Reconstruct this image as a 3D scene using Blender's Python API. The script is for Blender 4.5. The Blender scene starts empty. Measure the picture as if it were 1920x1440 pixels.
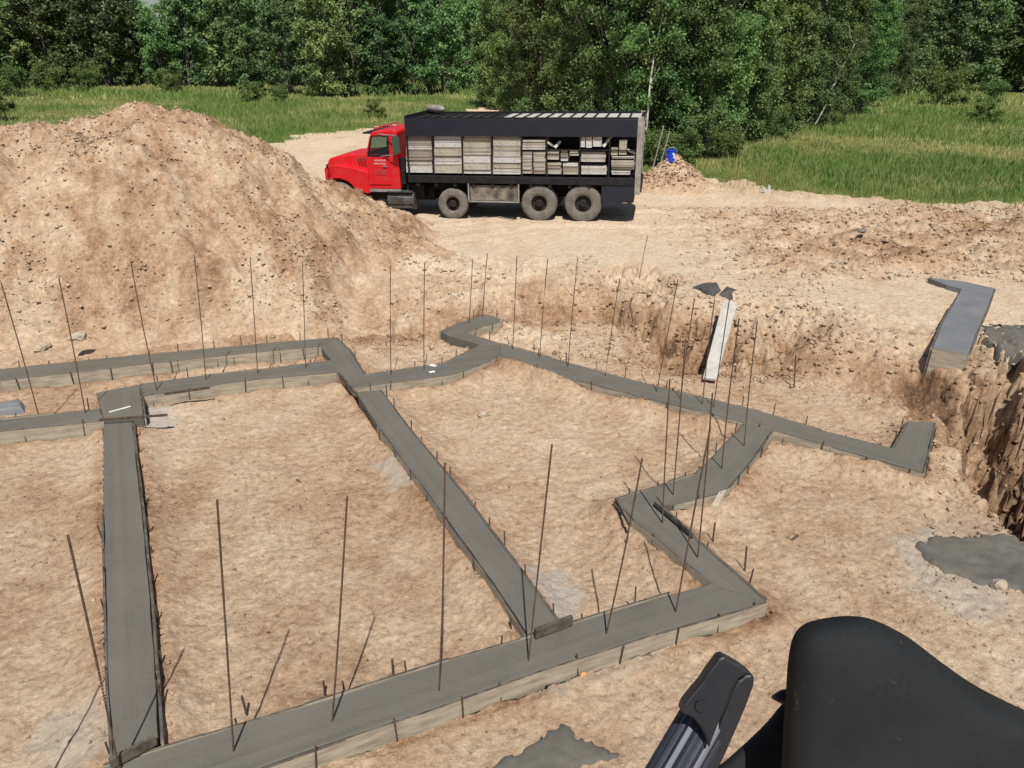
import bpy, math, random
import numpy as np
from mathutils import Vector, Matrix
random.seed(7); RNG = np.random.default_rng(11)
S = bpy.context.scene
C = S.collection
R = math.radians

# ------------------------------------------------------------------ camera, world, sun, exposure
CAMZ, PITCH, ROLL, F = 5.2, R(24.3), R(0.8), 1387.0
fw = Vector((0, math.cos(PITCH), -math.sin(PITCH)))
r0 = Vector((1, 0, 0)); u0 = Vector((0, math.sin(PITCH), math.cos(PITCH)))
rt = r0*math.cos(ROLL) + u0*math.sin(ROLL); up = u0*math.cos(ROLL) - r0*math.sin(ROLL)
cam = bpy.data.objects.new('camera', bpy.data.cameras.new('camera')); C.objects.link(cam)
cam.data.sensor_width = 36; cam.data.lens = F/1920*36
cam.data.clip_start = 0.05; cam.data.clip_end = 3000
M = Matrix((rt, up, -fw)).transposed().to_4x4(); M.translation = (0, 0, CAMZ)
cam.matrix_world = M
S.camera = cam
SUN_EL, SUN_HEAD = 59.0, -8.0          # the light travels towards heading -8 deg (left of +Y)
w = bpy.data.worlds.new('World'); S.world = w; w.use_nodes = True
nt = w.node_tree; nt.nodes.clear()
sky = nt.nodes.new('ShaderNodeTexSky'); sky.sky_type = 'NISHITA'; sky.sun_disc = False
sky.sun_elevation = R(SUN_EL); sky.sun_rotation = R(180 + SUN_HEAD)
bg = nt.nodes.new('ShaderNodeBackground'); bg.inputs['Strength'].default_value = 0.06
wo = nt.nodes.new('ShaderNodeOutputWorld')
nt.links.new(sky.outputs[0], bg.inputs[0]); nt.links.new(bg.outputs[0], wo.inputs[0])
sl = bpy.data.lights.new('sun', 'SUN'); sl.energy = 4.9; sl.angle = R(0.5); sl.color = (1, .955, .88)
sun = bpy.data.objects.new('sun', sl); C.objects.link(sun)
h = R(SUN_HEAD); e = R(SUN_EL)
SUND = Vector((math.sin(h)*math.cos(e), math.cos(h)*math.cos(e), -math.sin(e)))
sun.rotation_euler = SUND.to_track_quat('-Z', 'Y').to_euler()
sun.location = (0, 0, 40)
S.view_settings.view_transform = 'Standard'; S.view_settings.look = 'None'
S.view_settings.exposure = 0.17; S.view_settings.gamma = 1; S.view_settings.use_curve_mapping = False

# ------------------------------------------------------------------ helpers
def ray(x, y): return fw*F + rt*(x-960) + up*(720-y)
def at(x, y, z=0.0):                       # where the sight line of a photo point meets height z
    d = ray(x, y); t = (z-CAMZ)/d.z
    return Vector((d.x*t, d.y*t, z))
def atd(x, y, dist):                       # the point of that sight line at a horizontal distance
    d = ray(x, y); t = dist/math.hypot(d.x, d.y)
    return Vector((d.x*t, d.y*t, CAMZ + d.z*t))
def ata(x, y, depth):                      # at a depth along the optical axis
    return Vector((0, 0, CAMZ)) + ray(x, y)*(depth/F)
def project(v):
    q = Vector(v)-Vector((0, 0, CAMZ)); dz = q.dot(fw)
    return 960+F*q.dot(rt)/dz, 720-F*q.dot(up)/dz

def hashv(ix, iy, seed):
    n = (ix.astype(np.int64)*374761393 + iy.astype(np.int64)*668265263 + seed*974634777) & 0x7fffffff
    n = ((n ^ (n >> 13))*1274126177) & 0x7fffffff
    return ((n ^ (n >> 16)) & 0xffff)/65535.0
def vn(x, y, seed=0):
    ix = np.floor(x); iy = np.floor(y); fx = x-ix; fy = y-iy
    fx = fx*fx*fx*(fx*(fx*6-15)+10); fy = fy*fy*fy*(fy*(fy*6-15)+10)
    a = hashv(ix, iy, seed); b = hashv(ix+1, iy, seed); c = hashv(ix, iy+1, seed); d = hashv(ix+1, iy+1, seed)
    return (a+(b-a)*fx)*(1-fy) + (c+(d-c)*fx)*fy - .5
def fbm(x, y, f, oct=3, seed=0, gain=.5):
    s = 0; a = 1.0
    for k in range(oct):
        c, q = math.cos(k*1.1+.4), math.sin(k*1.1+.4)
        s = s + a*vn((x*c-y*q)*f+17.3*k, (x*q+y*c)*f-9.1*k, seed+k); f *= 2.03; a *= gain
    return s
def sst(a, b, x):
    t = np.clip((x-a)/(b-a), 0, 1); return t*t*(3-2*t)
def sdf(poly, x, y):                       # >0 inside
    x = np.asarray(x, float); y = np.asarray(y, float)
    d = np.full(x.shape, 1e9); ins = np.zeros(x.shape, bool); n = len(poly)
    for i in range(n):
        ax, ay = poly[i]; bx, by = poly[(i+1) % n]
        ex, ey = bx-ax, by-ay; wx, wy = x-ax, y-ay
        t = np.clip((wx*ex+wy*ey)/(ex*ex+ey*ey+1e-12), 0, 1)
        d = np.minimum(d, np.hypot(wx-ex*t, wy-ey*t))
        cond = ((ay > y) != (by > y))
        if abs(by-ay) > 1e-9: ins ^= cond & (x < (bx-ax)*(y-ay)/(by-ay)+ax)
    return np.where(ins, d, -d)
def wp(pts, z): return [tuple(at(px, py, z)[:2]) for px, py in pts]

# ------------------------------------------------------------------ materials
def mat(name, col, rough=.9, metal=0, spec=.3):
    m = bpy.data.materials.new(name); m.use_nodes = True
    b = m.node_tree.nodes['Principled BSDF']
    b.inputs['Base Color'].default_value = (*col, 1); b.inputs['Roughness'].default_value = rough
    b.inputs['Metallic'].default_value = metal; b.inputs['Specular IOR Level'].default_value = spec
    return m
class NT:
    def __init__(s, m): s.t = m.node_tree; s.b = s.t.nodes['Principled BSDF']
    def n(s, typ, **k):
        o = s.t.nodes.new(typ)
        for a, v in k.items(): setattr(o, a, v)
        return o
    def l(s, a, b): s.t.links.new(a, b)
    def noise(s, scale, detail=4, rough=.6, stretch=None, coord='Object'):
        tc = s.n('ShaderNodeTexCoord'); o = s.n('ShaderNodeTexNoise')
        o.inputs['Scale'].default_value = scale; o.inputs['Detail'].default_value = detail; o.inputs['Roughness'].default_value = rough
        if stretch:
            mp = s.n('ShaderNodeMapping'); mp.inputs['Scale'].default_value = stretch
            s.l(tc.outputs[coord], mp.inputs[0]); s.l(mp.outputs[0], o.inputs['Vector'])
        else: s.l(tc.outputs[coord], o.inputs['Vector'])
        return o.outputs['Fac']
    def ramp(s, fac, stops):
        o = s.n('ShaderNodeValToRGB'); e = o.color_ramp.elements
        while len(e) < len(stops): e.new(.5)
        for q, (p, c) in zip(e, stops): q.position = p; q.color = (*c, 1)
        s.l(fac, o.inputs[0]); return o.outputs[0]
    def mix(s, fac, a, b, mode='MIX'):
        o = s.n('ShaderNodeMix', data_type='RGBA', blend_type=mode)
        for k, v in ((0, fac), (6, a), (7, b)):
            if hasattr(v, 'type') and hasattr(v, 'links'): s.l(v, o.inputs[k])
            elif isinstance(v, (int, float)): o.inputs[k].default_value = v
            else: o.inputs[k].default_value = (*v, 1)
        return o.outputs[2]
    def bump(s, hgt, strength, dist):
        o = s.n('ShaderNodeBump'); o.inputs['Strength'].default_value = strength; o.inputs['Distance'].default_value = dist
        s.l(hgt, o.inputs['Height'])
        pr = s.b.inputs['Normal'].links
        if pr: s.l(pr[0].from_socket, o.inputs['Normal'])
        s.l(o.outputs[0], s.b.inputs['Normal'])
    def attr(s, name):
        o = s.n('ShaderNodeAttribute', attribute_name=name); return o
    def color(s, sock): s.l(sock, s.b.inputs['Base Color'])

def noisy(name, col, col2, scale=6, rough=.85, metal=0, bump=.2, bd=.01, spec=.3, stretch=None, lo=.38, hi=.62):
    m = mat(name, col, rough, metal, spec); q = NT(m)
    f = q.noise(scale, 6, .65, stretch)
    q.color(q.ramp(f, [(lo, col), (hi, col2)]))
    if bump: q.bump(q.noise(scale*6, 5, .6, stretch), bump, bd)
    return m

def dirt_material(name, obj_random=False):
    m = mat(name, (.4, .3, .2), .95, 0, .12); q = NT(m)
    a = q.attr('tone')
    n1 = q.noise(1.3, 6, .65); n2 = q.noise(9, 6, .7)
    def math_(op, x, y):
        o = q.n('ShaderNodeMath', operation=op)
        for k, v in enumerate((x, y)):
            if isinstance(v, (int, float)): o.inputs[k].default_value = v
            else: q.l(v, o.inputs[k])
        return o.outputs[0]
    v = math_('ADD', a.outputs['Fac'], math_('MULTIPLY', math_('SUBTRACT', n1, .5), .9))
    v = math_('ADD', v, math_('MULTIPLY', math_('SUBTRACT', n2, .5), .75))
    c = q.ramp(v, [(.0, (.63, .500, .365)), (.28, (.55, .410, .285)), (.52, (.455, .308, .20)), (.78, (.30, .18, .104)), (1.0, (.145, .086, .05))])
    # fine grit: pale grains and dark crumbs
    g = q.noise(34, 3, .8)
    c = q.mix(q.ramp(g, [(.60, (0, 0, 0)), (.70, (1, 1, 1))]), c, (.66, .54, .40), 'MIX')
    g2 = q.noise(21, 4, .8)
    c = q.mix(q.ramp(g2, [(.30, (.55, .55, .55)), (.40, (0, 0, 0))]), c, (.19, .12, .07), 'MIX')
    g3 = q.noise(13, 8, .82)
    c = q.mix(.85, c, q.ramp(g3, [(.36, (.52, .50, .48)), (.47, (.9, .9, .9)), (.56, (1.0, 1.0, 1.0)), (.66, (1.32, 1.33, 1.34))]), 'MULTIPLY')
    tc = q.n('ShaderNodeTexCoord'); m1 = q.n('ShaderNodeMapping'); m1.inputs['Rotation'].default_value = (0, 0, R(-28)); m2 = q.n('ShaderNodeMapping'); m2.inputs['Scale'].default_value = (.8, 3.2, 1.6)
    q.l(tc.outputs['Object'], m1.inputs[0]); q.l(m1.outputs[0], m2.inputs[0]); ns = q.n('ShaderNodeTexNoise'); ns.inputs['Scale'].default_value = 5; ns.inputs['Detail'].default_value = 8; ns.inputs['Roughness'].default_value = .75; q.l(m2.outputs[0], ns.inputs['Vector'])
    c = q.mix(.8, c, q.ramp(ns.outputs['Fac'], [(.33, (.66, .60, .56)), (.46, (.97, .96, .95)), (.56, (1.0, 1.0, 1.0)), (.68, (1.22, 1.25, 1.27))]), 'MULTIPLY')
    q.bump(ns.outputs['Fac'], .5, .04)
    gs = q.attr('cement')
    c = q.mix(gs.outputs['Fac'], c, (.44, .42, .37))
    q.color(c)
    q.bump(q.noise(5, 8, .75), 1.0, .06); q.bump(q.noise(30, 5, .8), .8, .012)
    return m
M_DIRT = dirt_material('sandy_dirt')
def make_grass_ground():
    m = mat('grass_soil', (.1, .1, .04), .95, 0, .1); q = NT(m)
    c = q.ramp(q.noise(.12, 5, .6), [(.35, (.10, .15, .035)), (.5, (.17, .20, .055)), (.65, (.30, .25, .11))])
    c = q.mix(q.ramp(q.noise(3, 5, .8), [(.35, (0, 0, 0)), (.65, (1, 1, 1))]), c, (.05, .07, .02))
    q.color(c); q.bump(q.noise(5, 5, .7), .8, .15); return m
M_GSOIL = make_grass_ground()
def make_concrete(name, c1, c2, rough=.55, ang=None):
    m = mat(name, c1, rough, 0, .4); q = NT(m)
    c = q.ramp(q.noise(1.6, 6, .6), [(.3, c1), (.7, c2)])
    c = q.mix(q.ramp(q.noise(45, 3, .7), [(.5, (0, 0, 0)), (.8, (.3, .3, .3))]), c, (.20, .19, .17))
    c = q.mix(q.ramp(q.noise(11, 5, .7), [(.6, (0, 0, 0)), (.74, (.25, .25, .25))]), c, (.20, .185, .155))
    if ang is not None:
        tc = q.n('ShaderNodeTexCoord'); m1 = q.n('ShaderNodeMapping'); m1.inputs['Rotation'].default_value = (0, 0, -ang); m2 = q.n('ShaderNodeMapping'); m2.inputs['Scale'].default_value = (.12, 7, 1)
        q.l(tc.outputs['Object'], m1.inputs[0]); q.l(m1.outputs[0], m2.inputs[0]); ns = q.n('ShaderNodeTexNoise'); ns.inputs['Scale'].default_value = 2; ns.inputs['Detail'].default_value = 6; q.l(m2.outputs[0], ns.inputs['Vector'])
        c = q.mix(q.ramp(ns.outputs['Fac'], [(.35, (0, 0, 0)), (.8, (.55, .55, .55))]), c, (.155, .146, .122)); q.bump(ns.outputs['Fac'], .3, .012)
    q.color(c); q.bump(q.noise(14, 5, .7), .25, .012); q.bump(q.noise(90, 3, .7), .25, .003)
    r = q.n('ShaderNodeMapRange'); q.l(q.noise(3, 4, .6), r.inputs[0]); r.inputs[3].default_value = rough-.12; r.inputs[4].default_value = rough+.25
    q.l(r.outputs[0], q.b.inputs['Roughness']); return m
M_CONC = make_concrete('fresh_concrete', (.172, .168, .142), (.215, .208, .178))
M_SPILL = make_concrete('spilled_concrete', (.070, .066, .055), (.125, .117, .099), .7)
M_OLDC = make_concrete('blue_grey_concrete', (.125, .13, .14), (.18, .18, .185), .5)
M_FORM = noisy('form_board_wood', (.41, .355, .265), (.25, .215, .165), 3, .85, 0, .3, .004, stretch=(1, 1, 6))
M_FEDGE = noisy('form_board_edge', (.055, .047, .038), (.13, .115, .09), 8, .8, 0, .1, .003)
M_STAKE = noisy('stake_steel', (.07, .05, .038), (.14, .10, .075), 20, .75, .3, 0)
M_REBAR = noisy('rusty_rebar', (.085, .055, .04), (.145, .10, .072), 25, .8, .25, .6, .002)
M_PLANK = noisy('grey_plank', (.36, .345, .31), (.46, .44, .40), 5, .85, 0, .2, .004, stretch=(1, 1, 1))
M_BLACK = noisy('black_steel', (.008, .0085, .010), (.018, .018, .02), 4, .5, 0, 0)
M_NAVY = noisy('navy_black_sheet', (.008, .011, .020), (.012, .016, .026), 2.5, .45, 0, 0, spec=.45)
M_CHAS = noisy('dark_chassis', (.009, .008, .0075), (.025, .021, .017), 3, .8, 0, 0)
M_RED = noisy('red_paint', (.58, .008, .016), (.46, .05, .045), 4, .38, 0, 0, spec=.5, lo=.5, hi=.85)
M_REDD = noisy('dusty_red_paint', (.42, .02, .025), (.33, .06, .055), 3, .5, 0, 0)
M_LETT = mat('door_lettering', (.55, .30, .30), .6)
M_CHROME = noisy('dull_aluminium', (.42, .42, .42), (.28, .27, .26), 6, .45, .5, 0)
M_TYRE = noisy('dusty_tyre', (.185, .17, .15), (.115, .105, .095), 5, .95, 0, .4, .01)
M_RIM = noisy('dark_rim', (.02, .017, .017), (.05, .042, .038), 9, .6, .1, 0)
M_GLASS = mat('cab_glass', (.03, .045, .04), .05, 0, .6)
_g = NT(M_GLASS); _t = _g.n('ShaderNodeBsdfTransparent'); _t.inputs[0].default_value = (.75, .85, .8, 1); _m = _g.n('ShaderNodeMixShader'); _m.inputs[0].default_value = .82
_g.l(_g.b.outputs[0], _m.inputs[1]); _g.l(_t.outputs[0], _m.inputs[2]); _g.l(_m.outputs[0], _g.t.nodes['Material Output'].inputs[0])
def panel_mat(name, a, b, fine):
    m = mat(name, a, .75, 0, .3); q = NT(m)
    c = q.ramp(q.noise(2.5, 6, .7, (1, 1, 5)), [(.35, a), (.65, b)])
    c = q.mix(q.ramp(q.noise(fine, 5, .85), [(.46, (0, 0, 0)), (.72, (.8, .8, .8))]), c, (.14, .12, .10))
    q.color(c); q.bump(q.noise(20, 4, .7), .3, .01); return m
PM = [panel_mat('pale_form_ply', (.50, .475, .42), (.33, .305, .26), 9),
      panel_mat('weathered_form_ply', (.31, .28, .235), (.19, .165, .14), 7),
      panel_mat('white_washed_ply', (.58, .575, .56), (.42, .41, .39), 12),
      panel_mat('yellowed_ply', (.45, .425, .33), (.29, .27, .21), 8)]
M_WHITE = noisy('white_paint', (.72, .72, .70), (.5, .5, .48), 5, .6, 0, 0)
M_POST = noisy('pale_steel_post', (.33, .31, .28), (.20, .18, .16), 5, .7, 0, 0)
M_BARK = noisy('grey_bark', (.42, .41, .36), (.20, .19, .16), 4, .9, 0, .5, .03, stretch=(1, 1, 4))
M_DBARK = noisy('dark_bark', (.09, .075, .06), (.17, .15, .12), 4, .95, 0, .5, .03)
M_BLUE = noisy('blue_plastic', (.015, .05, .62), (.02, .07, .72), 4, .4, 0, 0)
M_RUBBER = noisy('matt_black_rubber', (.0075, .0085, .0098), (.013, .0145, .016), 7, .8, 0, .5, .0006, spec=.3)
M_RUBBER2 = noisy('black_moulded_plastic', (.007, .0075, .011), (.013, .014, .019), 14, .5, 0, .3, .0004, spec=.5)
M_TUBE = noisy('grey_anodised_tube', (.030, .035, .050), (.020, .024, .036), 8, .5, .3, 0, spec=.6)
M_TAR = noisy('dark_torn_sheet', (.045, .045, .05), (.09, .08, .075), 7, .7, 0, .4, .01)
M_ORANGE = noisy('orange_stain', (.50, .20, .05), (.5, .30, .13), 15, .9, 0, 0)
_q = NT(M_RUBBER); _c = M_RUBBER.node_tree.nodes['Principled BSDF'].inputs['Base Color'].links[0].from_socket
_q.color(_q.mix(_q.ramp(_q.noise(38, 5, .75), [(.63, (0, 0, 0)), (.74, (.7, .7, .7))]), _c, (.07, .068, .06)))
def leaf_mat(name, c1, c2, var=.25):
    m = mat(name, c1, .55, 0, .35); q = NT(m)
    oi = q.n('ShaderNodeObjectInfo'); a = q.attr('shade')
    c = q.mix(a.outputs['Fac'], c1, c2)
    hsv = q.n('ShaderNodeHueSaturation')
    mr = q.n('ShaderNodeMapRange'); q.l(oi.outputs['Random'], mr.inputs[0]); mr.inputs[3].default_value = 1-var; mr.inputs[4].default_value = 1+var
    q.l(mr.outputs[0], hsv.inputs['Value'])
    mr2 = q.n('ShaderNodeMapRange'); mu = q.n('ShaderNodeMath', operation='FRACT'); mm = q.n('ShaderNodeMath', operation='MULTIPLY'); mm.inputs[1].default_value = 7.13
    q.l(oi.outputs['Random'], mm.inputs[0]); q.l(mm.outputs[0], mu.inputs[0]); q.l(mu.outputs[0], mr2.inputs[0]); mr2.inputs[3].default_value = .46; mr2.inputs[4].default_value = .52
    q.l(mr2.outputs[0], hsv.inputs['Hue']); q.l(c, hsv.inputs['Color'])
    q.color(hsv.outputs[0])
    tr = q.n('ShaderNodeBsdfTranslucent'); q.l(hsv.outputs[0], tr.inputs[0])
    ms = q.n('ShaderNodeMixShader'); ms.inputs[0].default_value = .38
    out = q.t.nodes['Material Output']; q.l(q.b.outputs[0], ms.inputs[1]); q.l(tr.outputs[0], ms.inputs[2]); q.l(ms.outputs[0], out.inputs[0])
    return m
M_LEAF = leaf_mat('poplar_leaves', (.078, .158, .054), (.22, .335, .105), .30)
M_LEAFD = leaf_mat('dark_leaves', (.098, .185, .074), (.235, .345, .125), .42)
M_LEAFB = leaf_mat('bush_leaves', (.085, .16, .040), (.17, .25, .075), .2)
M_GRASS = leaf_mat('grass_blades', (.185, .285, .062), (.62, .53, .26), .0)

# ------------------------------------------------------------------ object helpers
def tag(o, label=None, cat=None, group=None, kind=None):
    if label: o['label'] = label
    if cat: o['category'] = cat
    if group: o['group'] = group
    if kind: o['kind'] = kind
    return o
def empty(name, loc=(0, 0, 0), rz=0, **k):
    o = bpy.data.objects.new(name, None); C.objects.link(o); o.location = loc; o.rotation_euler = (0, 0, rz)
    o.empty_display_size = .2
    return tag(o, **k)
def link(name, me, parent=None, **k):
    o = bpy.data.objects.new(name, me); C.objects.link(o)
    if parent: o.parent = parent
    return tag(o, **k)
def np_mesh(name, v, f, m, attrs=None, smooth=False):
    v = np.asarray(v, np.float32); f = np.asarray(f, np.int32)
    me = bpy.data.meshes.new(name); n, k = f.shape
    me.vertices.add(len(v)); me.vertices.foreach_set('co', v.ravel())
    me.loops.add(n*k); me.loops.foreach_set('vertex_index', f.ravel())
    me.polygons.add(n); me.polygons.foreach_set('loop_start', np.arange(0, n*k, k, dtype=np.int32))
    me.polygons.foreach_set('loop_total', np.full(n, k, np.int32))
    me.update(calc_edges=True)
    if smooth: me.polygons.foreach_set('use_smooth', np.ones(n, bool))
    for an, av in (attrs or {}).items():
        a = me.attributes.new(an, 'FLOAT', 'POINT'); a.data.foreach_set('value', np.asarray(av, np.float32))
    me.materials.append(m); return me
class MB:
    def __init__(s): s.v = []; s.f = []; s.mi = []
    def add(s, vs, fs, mi=0):
        b = len(s.v); s.v += [tuple(p) for p in vs]; s.f += [[b+i for i in q] for q in fs]; s.mi += [mi]*len(fs); return s
    def box(s, x0, x1, y0, y1, z0, z1, mi=0):
        return s.add([(x0,y0,z0),(x1,y0,z0),(x1,y1,z0),(x0,y1,z0),(x0,y0,z1),(x1,y0,z1),(x1,y1,z1),(x0,y1,z1)],
                     [(0,3,2,1),(4,5,6,7),(0,1,5,4),(1,2,6,5),(2,3,7,6),(3,0,4,7)], mi)
    def bar(s, a, b, wx, wz, mi=0, upv=(0, 0, 1)):
        a = Vector(a); b = Vector(b); d = (b-a).normalized(); sd = d.cross(Vector(upv))
        if sd.length < 1e-4: sd = d.cross(Vector((1, 0, 0)))
        sd.normalize(); u = sd.cross(d)
        p = [q+sd*i*wx/2+u*j*wz/2 for q in (a, b) for i, j in ((-1,-1),(1,-1),(1,1),(-1,1))]
        return s.add(p, [(0,1,2,3),(7,6,5,4),(0,4,5,1),(1,5,6,2),(2,6,7,3),(3,7,4,0)], mi)
    def tube(s, pts, rad, n=6, mi=0, caps=True):
        pts = [Vector(p) for p in pts]; rs = rad if isinstance(rad, (list, tuple)) else [rad]*len(pts)
        rings = []
        for i, p in enumerate(pts):
            d = (pts[min(i+1, len(pts)-1)]-pts[max(i-1, 0)]).normalized()
            a = d.cross(Vector((0, 0, 1)))
            if a.length < .05: a = d.cross(Vector((1, 0, 0)))
            a.normalize(); b = a.cross(d)
            rings.append([p+(a*math.cos(t)+b*math.sin(t))*rs[i] for t in [2*math.pi*k/n for k in range(n)]])
        vs = [q for r in rings for q in r]; fs = []
        for i in range(len(pts)-1):
            for k in range(n): fs.append((i*n+k, i*n+(k+1) % n, (i+1)*n+(k+1) % n, (i+1)*n+k))
        if caps: fs.append(tuple(range(n))); fs.append(tuple(reversed([(len(pts)-1)*n+k for k in range(n)])))
        return s.add(vs, fs, mi)
    def prism(s, poly, z0, z1, mi=0, mitop=None):      # poly: CCW list of (x,y)
        ar = sum(poly[i][0]*poly[(i+1) % len(poly)][1]-poly[(i+1) % len(poly)][0]*poly[i][1] for i in range(len(poly)))
        if ar < 0: poly = poly[::-1]
        n = len(poly)
        s.add([(x, y, z0) for x, y in poly]+[(x, y, z1) for x, y in poly],
              [tuple(reversed(range(n)))]+[(i, (i+1) % n, n+(i+1) % n, n+i) for i in range(n)], mi)
        b = len(s.v)-n; s.f.append([b+i for i in range(n)]); s.mi.append(mi if mitop is None else mitop); return s
    def side(s, poly, y0, y1, mi=0):                   # poly in (x,z) extruded along y
        n = len(poly)
        ar = sum(poly[i][0]*poly[(i+1) % n][1]-poly[(i+1) % n][0]*poly[i][1] for i in range(n))
        if ar < 0: poly = poly[::-1]
        return s.add([(x, y0, z) for x, z in poly]+[(x, y1, z) for x, z in poly],
                     [tuple(range(n)), tuple(range(2*n-1, n-1, -1))]+[(i, n+i, n+(i+1) % n, (i+1) % n) for i in range(n)], mi)
    def lathe(s, prof, y=0, n=24, mi=0):               # prof: (radius, y) revolved about the y axis
        vs = [(r*math.cos(t), yy, r*math.sin(t)) for r, yy in prof for t in [2*math.pi*k/n for k in range(n)]]
        fs = [(i*n+k, (i+1)*n+k, (i+1)*n+(k+1) % n, i*n+(k+1) % n) for i in range(len(prof)-1) for k in range(n)]
        return s.add(vs, fs, mi)
    def mesh(s, name, *ms, smooth=False):
        me = bpy.data.meshes.new(name); me.from_pydata(s.v, [], s.f)
        for m in ms: me.materials.append(m)
        me.polygons.foreach_set('material_index', s.mi)
        if smooth: me.polygons.foreach_set('use_smooth', [True]*len(s.f))
        me.update(); return me
    def build(s, name, *ms, parent=None, bevel=0, smooth=False, **k):
        o = link(name, s.mesh(name, *ms, smooth=smooth), parent, **k)
        if bevel:
            b = o.modifiers.new('bevel', 'BEVEL'); b.width = bevel; b.segments = 2; b.limit_method = 'ANGLE'
        return o

# ------------------------------------------------------------------ terrain
PLAT = 0.6; FT = 0.22
def curve_x(pts):
    xs = np.array([p[0] for p in pts]); ys = np.array([p[1] for p in pts])
    return lambda x: np.interp(x, xs, ys)
bank_y = curve_x([(-30, 14), (-6, 14.5), (-1.5, 15.0), (.5, 15.6), (2, 15.0), (3.5, 13.9), (5.2, 12.9), (7, 11.3), (8.5, 9.8), (30, 9.5)])
bank_w = curve_x([(-6, 2.2), (0, 1.6), (2, .9), (5, 1.0), (6.5, 2.4), (9, 3.0)])
PIT1 = wp([(1095, 525), (1160, 512), (1225, 520), (1290, 545), (1270, 590), (1190, 600), (1125, 575)], .35)
PIT2 = wp([(1140, 640), (1185, 600), (1290, 585), (1400, 585), (1500, 592), (1575, 625), (1545, 668), (1420, 690), (1290, 683), (1200, 668)], .25)
TRENCH = wp([(1822, 690), (1884, 690), (1893, 740), (1925, 775), (2120, 850), (2150, 1130), (1985, 1040), (1908, 965), (1868, 910), (1838, 882), (1812, 850), (1800, 812), (1812, 770), (1832, 745)], .1)
HOLLOW = wp([(1668, 722), (1692, 705), (1750, 722), (1815, 755), (1818, 800), (1800, 850), (1775, 850), (1770, 800), (1700, 785), (1672, 755)], .05)
DIRTP = wp([(-2600, 345), (-400, 330), (300, 325), (470, 290), (510, 264), (560, 253), (620, 246), (690, 240), (770, 228), (860, 211), (950, 200), (962, 206), (930, 222), (1000, 240), (1190, 320), (1345, 350), (1400, 350), (1440, 360), (1500, 357), (1560, 366), (1640, 377), (1720, 385), (1920, 388), (2300, 395), (4500, 500)], PLAT) + [(60, -60), (-60, -60)]
FOOTP = {}  # footing outlines are filled in below, the ground is trimmed down beside them
RUTS = [wp([(760, 470), (1000, 425), (1300, 428), (1700, 470), (2300, 560)], PLAT), wp([(700, 440), (1000, 400), (1400, 400), (1900, 430), (2500, 480)], PLAT)]
TA = at(1092, 416, PLAT); TB = at(848, 403.5, PLAT)
td = Vector((TB.x-TA.x, TB.y-TA.y, 0)).normalized()
TSLOPE = .027                              # the ground falls gently toward the nose of the truck
def seg_dist(path, x, y):
    d = np.full(x.shape, 1e9)
    for (ax, ay), (bx, by) in zip(path[:-1], path[1:]):
        ex, ey = bx-ax, by-ay; t = np.clip(((x-ax)*ex+(y-ay)*ey)/(ex*ex+ey*ey), 0, 1)
        d = np.minimum(d, np.hypot(x-ax-ex*t, y-ay-ey*t))
    return d
PILED = {'front': .03, 'zig': .12, 'step': .13, 'right': .19, 'rightend': .19, 'middle': .11, 'hookarm': .12, 'hook': .12, 'knuckle': .10, 'backleft': .05, 'midleft': .05, 'block': .06, 'frontleft': .03, 'column': .13, 'diagonal': .165}
def piled(x, y):
    out = np.zeros(x.shape); nz = fbm(x, y, 1.1, 3, 703); n2 = fbm(x, y, 6, 3, 705)
    for key, poly in FOOTP.items():
        xs = [p[0] for p in poly]; ys = [p[1] for p in poly]
        bb = (x > min(xs)-.7) & (x < max(xs)+.7) & (y > min(ys)-.7) & (y < max(ys)+.7)
        if not bb.any(): continue
        sd = sdf(poly, x[bb], y[bb]); out[bb] = np.maximum(out[bb], (PILED[key]*(1+.8*nz[bb])+.03*n2[bb])*np.exp(-(np.minimum(sd, 0)/.26)**2))
    return out
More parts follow.
